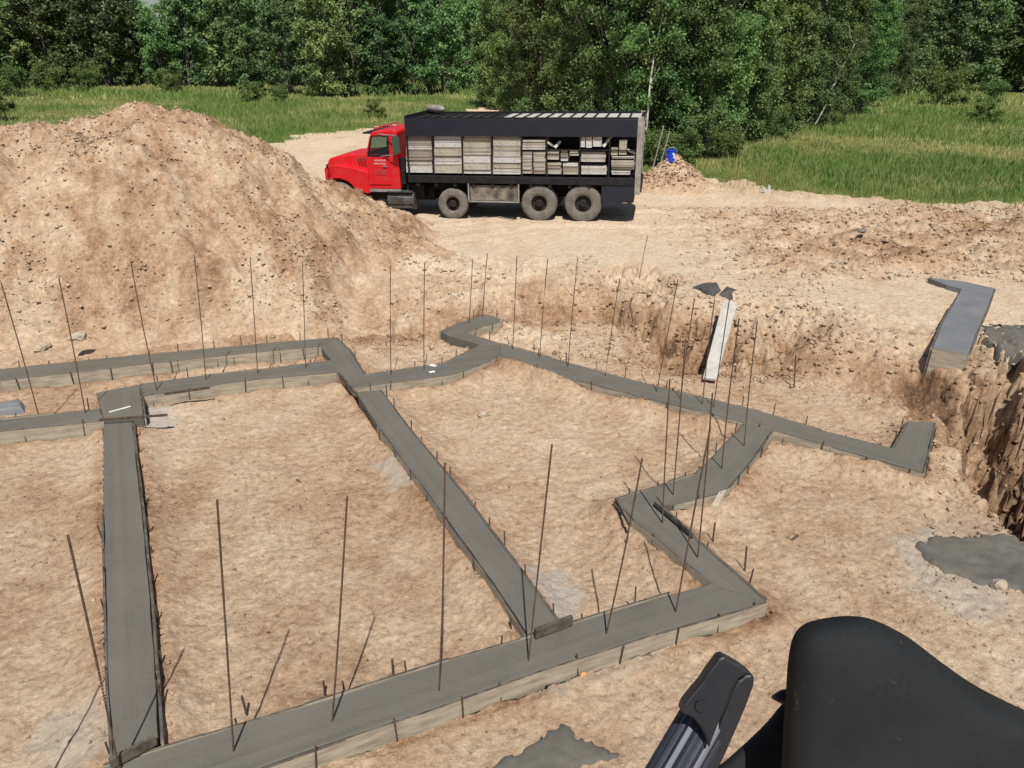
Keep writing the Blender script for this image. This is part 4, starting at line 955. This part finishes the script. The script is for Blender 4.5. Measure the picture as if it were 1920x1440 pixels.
# rolled grey tarp on the front of the roof
mb = MB(); mb.lathe([(.001, -.45), (.07, -.42), (.11, -.3), (.12, .1), (.10, .3), (.06, .42), (.001, .45)], n=14)
o = mb.build('rolled_tarp', M_POST, label='grey roll lying across the front end of the truck rack roof', cat='tarp', smooth=True); o.matrix_world = TM @ Matrix.Translation((sF-.35, YS*(W-.3), zFt+.15)) @ Matrix.Rotation(.9, 4, 'Z')

# things by the tail of the truck
p = at(1258, 303, 1.9)
q = Vector((_c.x-.02, _c.y+.95, 0)); zt_ = top(q.x, q.y)
bk = empty('bucket', (q.x, q.y, zt_-.04), label='bright blue plastic bucket with a white mark on top of the small dirt pile', cat='bucket')
mb = MB(); n = 20; prof = [(.001, 0), (.14, 0), (.175, .36), (.19, .37), (.19, .40), (.165, .40), (.13, .05), (.001, .05)]
mb.add([(r_*math.cos(t), r_*math.sin(t), z_) for r_, z_ in prof for t in [2*math.pi*k/n for k in range(n)]], [(i*n+k, i*n+(k+1) % n, (i+1)*n+(k+1) % n, (i+1)*n+k) for i in range(len(prof)-1) for k in range(n)])
mb.build('pail', M_BLUE, parent=bk)
mb = MB(); mb.bar((.06, -.163, .2), (.12, -.135, .2), .004, .16); mb.bar((.07, -.165, .24), (.03, -.18, .31), .004, .05); mb.build('white_mark', M_WHITE, parent=bk)
mb = MB(); mb.tube([(.19*math.cos(t), -.02-.10*math.sin(t), .38+.12*math.sin(t)) for t in np.linspace(0, math.pi, 9)], .006, 5); mb.build('handle', M_WHITE, parent=bk)
for px, l, dz in ((1228, 'left of two grey posts leaning behind the small dirt pile', 0), (1240, 'right of two grey posts leaning behind the small dirt pile', .5)):
    a = at(px, 300, PLAT+.8); b0 = Vector((a.x, a.y+.6, 0)); b0.z = G(b0.x, b0.y)
    bar2('leaning_post', b0, b0+Vector((.35, .1, 1.9-dz*.4)), .04, .035, M_POST, label=l, cat='post', group='leaning posts')
a = at(1437, 372, PLAT); zz = G(a.x, a.y)
mb = MB(); mb.side([(-.22, .34), (-.02, -.1), (.10, -.1), (.10, .30), (.03, .36), (.0, .16)], -.02, .02); ob = mb.build('broken_board', M_PLANK, label='white broken board sticking up at the grass edge right of the pile', cat='board'); ob.location = (a.x, a.y, zz-.02)
ob.rotation_euler = (R(-12), 0, 0)

# ------------------------------------------------------------------ foreground: ribbed tube and black covers on the machine the camera stands on
def pillow(name, outline, depth, bulge, m, rings=7, tilt=0.0, **k):
    P = [ata(x, y, depth+tilt*(y-1300)/1000) for x, y in outline]
    # resample smooth closed outline
    n = len(P); Q = []
    for i in range(n):
        p0, p1, p2, p3 = P[i-1], P[i], P[(i+1) % n], P[(i+2) % n]
        for t in (0, .25, .5, .75):
            Q.append(.5*((2*p1)+(-p0+p2)*t+(2*p0-5*p1+4*p2-p3)*t*t+(-p0+3*p1-3*p2+p3)*t**3))
    c = sum(Q, Vector())/len(Q); N = len(Q); mb = MB(); vs = []; fs = []
    ax = (c-Vector((0, 0, CAMZ))).normalized(); prof = []
    for sgn in (-1, 1):
        for r_ in (np.linspace(0.0, 1, rings) if sgn < 0 else np.linspace(1, 0.0, rings)[1:]):
            prof.append((max(r_, .02), sgn*bulge*(1-r_**3.2)**.55))
    for s_, o_ in prof: vs += [c+(q_-c)*s_+ax*o_-c for q_ in Q]
    for i in range(len(prof)-1):
        for j in range(N): fs.append((i*N+j, i*N+(j+1) % N, (i+1)*N+(j+1) % N, (i+1)*N+j))
    fs.append(tuple(reversed(range(N)))); fs.append(tuple((len(prof)-1)*N+j for j in range(N)))
    mb.add(vs, fs); o = mb.build(name, m, smooth=True, **k); o.location = c
    import bmesh
    b = bmesh.new(); b.from_mesh(o.data); bmesh.ops.recalc_face_normals(b, faces=b.faces); b.to_mesh(o.data); b.free(); return o
pillow('black_cover', [(1440, 1700), (1455, 1560), (1465, 1440), (1469, 1360), (1474, 1290), (1478, 1235), (1488, 1192), (1512, 1168), (1560, 1157), (1600, 1155), (1640, 1163), (1700, 1193), (1760, 1238), (1820, 1280), (1880, 1312), (1945, 1342), (2060, 1390), (2160, 1450), (2200, 1700), (1800, 1800)], .95, .055, M_RUBBER, label='large matt black rounded cover filling the lower right corner', cat='cover')
lc = pillow('black_cover', [(1250, 1620), (1330, 1460), (1368, 1420), (1400, 1391), (1438, 1354), (1476, 1314), (1520, 1330), (1560, 1500), (1520, 1700), (1350, 1720)], 1.08, .02, M_RUBBER, label='flat black lower flap between the ribbed tube and the large rounded cover', cat='cover')
pillow('rubber_tab', [(1446, 1308), (1456, 1298), (1472, 1292), (1490, 1300), (1490, 1330), (1462, 1318)], 1.03, .008, M_RUBBER2, rings=4, label='small black tab sticking out on the left side of the large rounded cover', cat='tab')
gt = empty('ribbed_handle', ata(1300, 1400, .8), label='ribbed dark grey tube with a black rubber end cap at the bottom edge', cat='handle')
o0 = gt.location.copy()
def fluted(a, b, r_, n=18):
    a = Vector(a); b = Vector(b); d = (b-a).normalized(); e1 = d.cross(fw).normalized(); e2 = d.cross(e1); mb = MB(); vs = []; N = n*6
    for p_ in (a, a+(b-a)*.5, b):
        for k in range(N):
            t = 2*math.pi*k/N; ph = (k % 6)/6; q_ = r_*(1-.075*(1-abs(2*ph-1))**1.0*1.0 if True else 1)
            vs.append(p_+(e1*math.cos(t)+e2*math.sin(t))*q_-o0)
    fs = [(i*N+k, i*N+(k+1) % N, (i+1)*N+(k+1) % N, (i+1)*N+k) for i in range(2) for k in range(N)]+[tuple(range(N)), tuple(reversed([2*N+k for k in range(N)]))]
    mb.add(vs, fs); return mb
fluted(ata(1330, 1340, .805), ata(1212, 1545, .76), .0285).build('ribbed_tube', M_TUBE, parent=gt)
def slab(outline, depth0, thick, m, name, bevel=.004, tilt=(0, 0), **k):
    f_ = [ata(x, y, depth0+tilt[0]*(x-1340)/1000+tilt[1]*(y-1340)/1000) for x, y in outline]; bk_ = [p_+fw*thick for p_ in f_]; n = len(f_)
    mb = MB(); mb.add([p_-o0 for p_ in f_+bk_], [tuple(range(n)), tuple(reversed(range(n, 2*n)))]+[(i, n+i, n+(i+1) % n, (i+1) % n) for i in range(n)])
    o = mb.build(name, m, bevel=bevel, **k)
    import bmesh
    b = bmesh.new(); b.from_mesh(o.data); bmesh.ops.recalc_face_normals(b, faces=b.faces); b.to_mesh(o.data); b.free(); return o
capf = slab([(1277, 1337), (1283, 1321), (1302, 1297), (1316, 1281), (1328, 1262), (1349, 1234), (1357, 1231), (1385, 1246), (1411, 1264), (1398, 1265), (1384, 1275), (1372, 1295), (1363, 1322), (1351, 1350), (1340, 1378), (1330, 1405), (1324, 1384), (1312, 1362), (1300, 1347)], .755, .018, M_RUBBER2, 'end_cap', .005, parent=gt)
slab([(1384, 1277), (1398, 1266), (1410, 1264), (1416, 1272), (1414, 1287), (1400, 1325), (1380, 1372), (1362, 1413), (1330, 1480), (1290, 1540), (1262, 1540), (1312, 1450), (1331, 1407), (1352, 1352), (1364, 1324), (1373, 1297)], .775, .02, M_RUBBER2, 'cap_side', .004, parent=gt)
mb = MB(); cc = ata(1315, 1325, .752)-o0; mb.tube([cc, cc+fw*.01], .006, 12); mb.build('rivet', M_RUBBER2, parent=gt)

# ------------------------------------------------------------------ trees
def leaves(cx, cy, cz, n, size, spread, seed, flat=.7):
    """n leaf quads gathered round the clump centres (arrays)"""
    g = np.random.default_rng(seed); k = len(cx); idx = g.integers(0, k, n)
    sp = spread[idx] if hasattr(spread, '__len__') else spread
    d = g.normal(0, 1, (n, 3)); d /= np.linalg.norm(d, axis=1)[:, None]; rad = g.random(n)**.6
    dd = d*(.75+.5*np.sin(d[:, [1]]*5+d[:, [2]]*3+idx[:, None])*.6)
    pos = np.stack([cx[idx], cy[idx], cz[idx]], 1)+dd*(rad*sp)[:, None]*np.array([1, 1, flat])+g.normal(0, .10, (n, 3))*np.asarray(sp).reshape(-1, 1)
    loose = g.random(n) < .16; pos[loose] += g.normal(0, .28, (loose.sum(), 3))
    nrm = d*.25+g.normal(0, .8, (n, 3))+np.array([0, 0, .45]); nrm /= np.linalg.norm(nrm, axis=1)[:, None]
    a = np.cross(nrm, g.normal(0, 1, (n, 3))); a /= np.linalg.norm(a, axis=1)[:, None]; b = np.cross(nrm, a)
    s = size*g.uniform(.6, 1.35, n)[:, None]
    V = np.stack([pos-a*s, pos+b*s*.62, pos+a*s, pos-b*s*.62], 1).reshape(-1, 3)
    Fq = np.arange(n*4).reshape(n, 4)
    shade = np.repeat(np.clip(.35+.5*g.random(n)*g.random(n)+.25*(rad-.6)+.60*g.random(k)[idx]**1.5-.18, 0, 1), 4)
    return V, Fq, shade
def tree_kind(name, H, Rd, low, nclump, nleaf, size, seed, leafm, barkm, trunks=1, profile=None, spread=(.5, 1.1)):
    g = np.random.default_rng(seed); mb = MB(); cs = []
    for t_ in range(trunks):
        bx, by = g.normal(0, .25, 2) if trunks > 1 else (0, 0); lx, ly = g.normal(0, .05*H, 2); HH = H*g.uniform(.8, 1) if trunks > 1 else H
        pts = [(bx+lx*(z/HH)**1.4+g.normal(0, .03)*z**.5, by+ly*(z/HH)**1.4+g.normal(0, .03)*z**.5, z*HH) for z in np.linspace(0, .92, 8)]
        pts = [(p_[0], p_[1], p_[2]-.2 if i == 0 else p_[2]) for i, p_ in enumerate(pts)]
        r0_ = .016*H*(.7 if trunks > 1 else 1); mb.tube(pts, [r0_*(1-.85*i/7) for i in range(8)], 7)
        for k in range(max(3, nclump//trunks)):
            f_ = low+(1-low)*g.random()**.85; hz = f_*HH; rr = Rd*(profile(f_) if profile else math.sqrt(max(.05, 1-((f_-.45)/.62)**2)))
            a = g.uniform(0, 6.283); q_ = rr*g.uniform(.25, 1)**.6
            i = min(6, int(f_*.92/.92*7)); t0 = Vector(pts[max(0, min(6, int((f_/.92)*7)-1))])
            c_ = Vector((t0.x+math.cos(a)*q_, t0.y+math.sin(a)*q_, hz)); cs.append((*c_, g.uniform(*spread)*(.6+.4*rr/Rd)))
            if k % 2 == 0: mid = (t0+c_)/2+Vector((0, 0, -.1*q_)); mb.tube([t0, mid, c_], [r0_*.35*(1-f_*.6), r0_*.22, r0_*.06], 4, caps=False)
    cs = np.array(cs); V, Fq, sh = leaves(cs[:, 0], cs[:, 1], cs[:, 2], nleaf, size, cs[:, 3], seed+1)
    V[:, 2] = np.maximum(V[:, 2], .02)
    crown = np_mesh(name+'_crown', V, Fq, leafm, {'shade': sh}); trunk = mb.mesh(name+'_trunk', barkm, smooth=True)
    return crown, trunk
full = lambda f_: .75*math.sqrt(max(.03, 1-((f_-.42)/.66)**2))+.25
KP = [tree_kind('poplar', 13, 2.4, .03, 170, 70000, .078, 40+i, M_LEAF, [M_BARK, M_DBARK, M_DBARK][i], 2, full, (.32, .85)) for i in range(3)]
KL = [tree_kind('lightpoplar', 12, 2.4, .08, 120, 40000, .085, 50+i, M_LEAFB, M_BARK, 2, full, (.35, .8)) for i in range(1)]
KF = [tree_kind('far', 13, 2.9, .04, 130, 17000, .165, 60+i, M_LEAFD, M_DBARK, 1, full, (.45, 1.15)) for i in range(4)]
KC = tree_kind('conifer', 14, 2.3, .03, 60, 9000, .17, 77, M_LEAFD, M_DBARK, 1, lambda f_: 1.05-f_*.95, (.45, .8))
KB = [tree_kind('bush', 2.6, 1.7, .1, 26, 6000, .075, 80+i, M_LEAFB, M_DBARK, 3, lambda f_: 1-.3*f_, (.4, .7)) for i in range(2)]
def plant(kind, loc, scale, rz, name, lab, cat, group=None, lean=(0, 0)):
    o = empty(name, loc, rz, label=lab, cat=cat, group=group); o.scale = scale if hasattr(scale, '__len__') else (scale,)*3
    o.rotation_euler = (lean[0], lean[1], rz)
    link('crown', kind[0], o); link('trunk', kind[1], o); return o
tr = random.Random(21)
ORDN = ['first', 'second', 'third', 'fourth', 'fifth', 'sixth', 'seventh', 'eighth', 'ninth', 'tenth', 'eleventh', 'twelfth', 'thirteenth', 'fourteenth', 'fifteenth', 'sixteenth', 'seventeenth', 'eighteenth', 'nineteenth', 'twentieth', 'twenty-first', 'twenty-second', 'twenty-third', 'twenty-fourth', 'twenty-fifth', 'twenty-sixth', 'twenty-seventh', 'twenty-eighth', 'twenty-ninth']
def gz(v): return (v.x, v.y, G(v.x, v.y)-.05)
# poplar clump behind the truck: front row then rows behind it
front = [(968, 232, .80), (1025, 246, .86), (1085, 262, .82), (1140, 275, .9), (1205, 290, .82), (1262, 292, .86), (1322, 284, .80), (1375, 270, .82), (1430, 256, .86), (1488, 244, .84), (1545, 232, .80), (1600, 212, .9)]
for i, (px, py, sc) in enumerate(front):
    v = at(px, py, PLAT); plant(KP[i % 3], gz(v), (sc, sc, sc*tr.uniform(.95, 1.15)), tr.uniform(0, 6), 'poplar_tree', f'leafy green poplar, {ORDN[i]} from the left in the front row behind the truck', 'tree', 'poplars in the clump behind the truck')
back = [(950, 205), (1010, 212), (1075, 222), (1130, 228), (1190, 238), (1250, 236), (1310, 232), (1370, 226), (1430, 218), (1490, 210), (1550, 202), (1610, 194), (1655, 184), (1000, 190), (1100, 200), (1200, 205), (1300, 205), (1400, 200), (1500, 192), (1600, 182)]
for i, (px, py) in enumerate(back):
    v = at(px, py, PLAT); s_ = tr.uniform(.95, 1.25); plant((KP+KL)[i % 4], gz(v), (s_, s_, s_*1.05), tr.uniform(0, 6), 'poplar_tree', f'tall poplar, {ORDN[i] if i < 13 else ORDN[i-13]} from the left in the {"second" if i < 13 else "third"} row of the clump', 'tree', 'poplars in the depth of the clump')
# visible pale trunks
for (bx, by), (tx, ty), L, l in (((1525, 240), (1612, 60), 9.2, 'bare pale birch trunk leaning right at the right end of the poplar clump'), ((1222, 150), (1250, -40), 9, 'long pale bare stem rising through the poplar leaves above the truck tail'),
                              ((1660, 120), (1700, -30), 9, 'pale bare birch stem at the far right end of the clump')):
    if by > 200: a = at(bx, by, PLAT); b = closest_to_vertical(a, ray(tx, ty))
    else:
        b0_ = at(bx+0, 292 if bx < 1400 else 190, PLAT); dist = math.hypot(b0_.x, b0_.y)-(1.3 if bx < 1400 else 4); a = atd(bx, by, dist); b = atd(tx, ty, dist+.3)
        a0 = a-(b-a)*((a.z-PLAT)/(b.z-a.z)); a = a0
    mb = MB(); v = b-a; pts = [(0, 0, -.2)]+[v*t+Vector((.08*math.sin(t*9), 0, 0)) for t in (.0, .2, .4, .6, .8, 1)]
    mb.tube(pts, [.06, .056, .052, .046, .04, .03, .015], 7)
    for t in (.45, .6, .75, .88):
        sgn = 1 if t in (.45, .75) else -1; mb.tube([v*t, v*t+Vector((sgn*.3, .1, .5)), v*t+Vector((sgn*.45, .2, 1.1))], [.02, .014, .005], 4)
    th_ = empty('bare_tree', a, label=l, cat='tree'); mb.build('trunk', noisy('birch_bark', (.62, .60, .54), (.45, .43, .38), 6, .8, 0, .2, .01), parent=th_)
    vv = np.array([tuple(v*t) for t in (.6, .8, 1.0)]); V_, F_, s_ = leaves(vv[:, 0], vv[:, 1], vv[:, 2], 900, .07, 1.0, 909); link('crown', np_mesh('crown', V_, F_, M_LEAFB, {'shade': s_}), th_)
# far tree line on the left
xs = list(range(-60, 1000, 53))
for i, px in enumerate(xs):
    py = 168-.014*px+tr.uniform(-3, 3); v = at(px+tr.uniform(-10, 10), py, PLAT); s_ = tr.uniform(.85, 1.08)
    if 215 < px < 350: s_ *= .68
    plant(KF[i % 4], gz(v), (s_*1.05, s_*1.05, s_), tr.uniform(0, 6), 'broadleaf_tree', f'broadleaf tree, {ORDN[i]} from the left in the front row of the far tree line', 'tree', 'far tree line')
for i, px in enumerate(range(-80, 1080, 42)):
    v = at(px+tr.uniform(-12, 12), 155+tr.uniform(-3, 3), PLAT); s_ = tr.uniform(1.0, 1.35)
    if 200 < px < 355: s_ *= .46
    k_ = KC if i % 5 == 2 else KF[(i*3) % 4]; plant(k_, gz(v), (s_, s_, s_), tr.uniform(0, 6), 'broadleaf_tree', f'tall tree, {ORDN[i]} from the left in the rear row of the far tree line', 'tree', 'trees deep in the far tree line')
for i, (px, py, sc) in enumerate([(470, 172, .75), (540, 178, .7), (610, 184, .8), (665, 180, .9), (720, 180, .85), (775, 178, .9), (830, 174, .85), (880, 168, .8)]):
    v = at(px, py, PLAT); plant(KF[(i+1) % 4], gz(v), sc, tr.uniform(0, 6), 'broadleaf_tree', f'dark broadleaf tree, {ORDN[i]} from the left in the clump jutting out above the red cab', 'tree', 'tree clump above the cab')
# far right
for i, (px, py, sc, k_) in enumerate([(1690, 176, .9, 0), (1740, 172, 1.1, 1), (1800, 172, 1.15, 2), (1855, 170, 1.2, 3), (1905, 172, 1.15, 0), (1960, 175, 1.2, 1), (2020, 178, 1.2, 2)]):
    v = at(px, py, PLAT); plant(KF[k_], gz(v), (sc*1.1, sc*1.1, sc), tr.uniform(0, 6), 'broadleaf_tree', f'dark broadleaf tree, {ORDN[i]} from the left in the far right wood edge', 'tree', 'far right wood edge')
for i in range(9):
    v = at(1640+i*52, 160, PLAT); s_ = tr.uniform(1.2, 1.5); plant(KF[i % 4], gz(v), s_, tr.uniform(0, 6), 'broadleaf_tree', f'tall dark tree, {ORDN[i]} from the left in the rear row of the far right wood', 'tree', 'trees deep in the far right wood')
for i, (px, py, sc, l) in enumerate([(1780, 196, 1.45, 'round grey green bush standing alone in the meadow at the right'), (1838, 228, .75, 'light green sapling right of the round bush'), (1862, 192, .85, 'yellow green bush behind the sapling at the right'),
      (312, 176, .85, 'light green bush in the meadow behind the mound crest'), (30, 180, 1.1, 'bright green bush at the foot of the far trees, left edge'), (95, 172, 1.1, 'second bright green bush from the left edge under the far trees'), (165, 176, .9, 'low bush left of the mound crest at the wood edge'),
      (-5, 235, .9, 'green bush beside the left shoulder of the mound'), (215, 165, 1.1, 'yellow green bush at the wood edge behind the left of the mound'), (480, 190, .7, 'dark low bush in the meadow behind the mound right slope'), (520, 193, .55, 'grey dead brush pile in the meadow behind the mound'),
      (700, 222, .5, 'small bush at the road edge above the red cab'), (1000, 248, .8, 'leafy bush under the poplars left of centre behind the truck'), (1280, 305, .6, 'dark bush under the poplars right of the blue bucket'), (1345, 300, .6, 'second bush under the poplars right of the blue bucket'), (1230, 312, .6, 'bush right behind the tail post of the truck'),
      (1560, 222, .7, 'bush at the right foot of the poplar clump'), (1450, 268, .6, 'bush in front of the poplar clump by the leaning birch')]):
    v = at(px, py, PLAT); plant(KB[i % 2], gz(v), sc, tr.uniform(0, 6), 'bush', l, 'bush')

# ------------------------------------------------------------------ grass
def grass():
    Vs, Fs, Sh = [], [], []; off = 0
    for n, r_0, r_1, wd, h0, h1 in ((300000, 24, 48, .010, .10, .38), (130000, 46, 80, .022, .12, .42), (50000, 76, 125, .06, .2, .55)):
        a = RNG.uniform(R(-41), R(43), n); r_ = np.sqrt(RNG.uniform(r_0**2, r_1**2, n)); x = r_*np.sin(a); y = r_*np.cos(a)
        z, _, gr = ground(x, y, False); patch = fbm(x, y, .16, 3, 601); p2 = fbm(x, y, 1.1, 2, 607)
        k = ((gr < .15) | ((gr < 1.5) & (RNG.random(n) < .10))) & (RNG.random(n) < .55+1.3*patch+.6*p2+.35)
        x, y, z, patch, p2, gr = x[k], y[k], z[k], patch[k], p2[k], gr[k]; n = len(x)
        edge = sst(-.2, -2.5, gr); hgt = RNG.uniform(h0, h1, n)*(1+.9*p2+.6*patch)*(.45+.55*edge); hgt = np.clip(hgt, .06, .7)*(1-.45*sst(0, .3, fbm(x, y, .11, 3, 631)))
        th = RNG.uniform(0, 6.283, n); lx = RNG.normal(0, .22, n)*hgt; ly = RNG.normal(0, .22, n)*hgt; ww = wd*RNG.uniform(.6, 1.6, n)
        dx = np.cos(th)*ww; dy = np.sin(th)*ww
        V = np.stack([np.stack([x-dx, y-dy, z-.05], 1), np.stack([x+dx, y+dy, z-.05], 1), np.stack([x+dx*.8+lx*.45, y+dy*.8+ly*.45, z+hgt*.6], 1), np.stack([x+lx, y+ly, z+hgt], 1)], 1).reshape(-1, 3)
        Fs.append(np.arange(n*4).reshape(n, 4)[:, [0, 1, 2, 3]]+off); off += n*4; Vs.append(V)
        dry = sst(-.12, .30, fbm(x, y, .11, 3, 631)+.25*fbm(x, y, .7, 2, 633))
        s_ = np.clip(.08+.85*dry*RNG.random(n)**.7+.3*RNG.random(n)**3+.35*fbm(x, y, 2.2, 2, 641), 0, 1); Sh.append(np.repeat(s_, 4))
    link('meadow_grass', np_mesh('meadow_grass', np.concatenate(Vs), np.concatenate(Fs), M_GRASS, {'shade': np.concatenate(Sh)}), label='tall green and straw coloured meadow grass', cat='grass', kind='stuff')
grass()
for i, (px, py, L, wd, z_, m_, l) in enumerate([(812, 686, .12, .08, FT+.01, M_WHITE, 'white scrap lying on the bent middle footing'), (810, 698, .10, .06, FT+.01, M_WHITE, 'second white scrap at the lower edge of the bent middle footing'),
      (842, 718, .16, .05, .05, M_WHITE, 'white scrap on the dirt below the bent middle footing'), (1490, 1010, .14, .03, 0, M_STAKE, 'small dark stick on the dirt right of the zigzag'), (345, 740, .22, .05, .12, M_FORM, 'pale wood offcut beside the square block'),
      (1350, 1160, .14, .05, 0, M_ROCK, 'pale offcut on the dirt below the right corner of the footing'), (560, 905, .10, .02, 0, M_STAKE, 'dark twig on the dirt of the left bay'), (880, 1010, .12, .02, 0, M_STAKE, 'dark twig on the dirt left of the diagonal footing'),
      (225, 768, .30, .03, FT+.01, M_WHITE, 'pale streak of a batten lying on the square block'), (1560, 930, .1, .06, 0, M_ROCK, 'pale chip on the dirt left of the large spill')]):
    a = at(px, py, z_); zz = max(G(a.x, a.y)+.004, z_ if z_ >= FT else -9); q_ = random.Random(i); an = q_.uniform(0, 3.1); d_ = Vector((math.cos(an), math.sin(an), .02))*L/2; mb = MB(); mb.bar(-d_, d_, wd, .012)
    ob = mb.build('scrap', m_, label=l, cat='scrap', bevel=.002); ob.location = (a.x, a.y, zz+.006)
# a few tall weeds at the grass edge
for i, (px, py) in enumerate([(1432, 352), (1475, 348), (1425, 340), (1378, 345)]):
    v = at(px, py, PLAT); g_ = random.Random(i); mb = MB()
    for k in range(14):
        x, y = g_.gauss(0, .12), g_.gauss(0, .12); hh = g_.uniform(.6, 1.3)
        mb.tube([(x, y, -.05), (x*1.6, y*1.6, hh*.6), (x*2.6, y*2.4, hh)], [.012, .009, .003], 3, caps=False)
    me = mb.mesh('weed', M_GRASS); a_ = me.attributes.new('shade', 'FLOAT', 'POINT'); a_.data.foreach_set('value', np.full(len(me.vertices), .3, np.float32))
    o = link('weed_clump', me, label=['tall green weeds right behind the white broken board', 'tall weed clump right of the white broken board', 'pale weed clump left of the white broken board, deeper in the grass', 'low weed clump at the grass edge near the small pile'][i], cat='weeds'); o.location = gz(v)
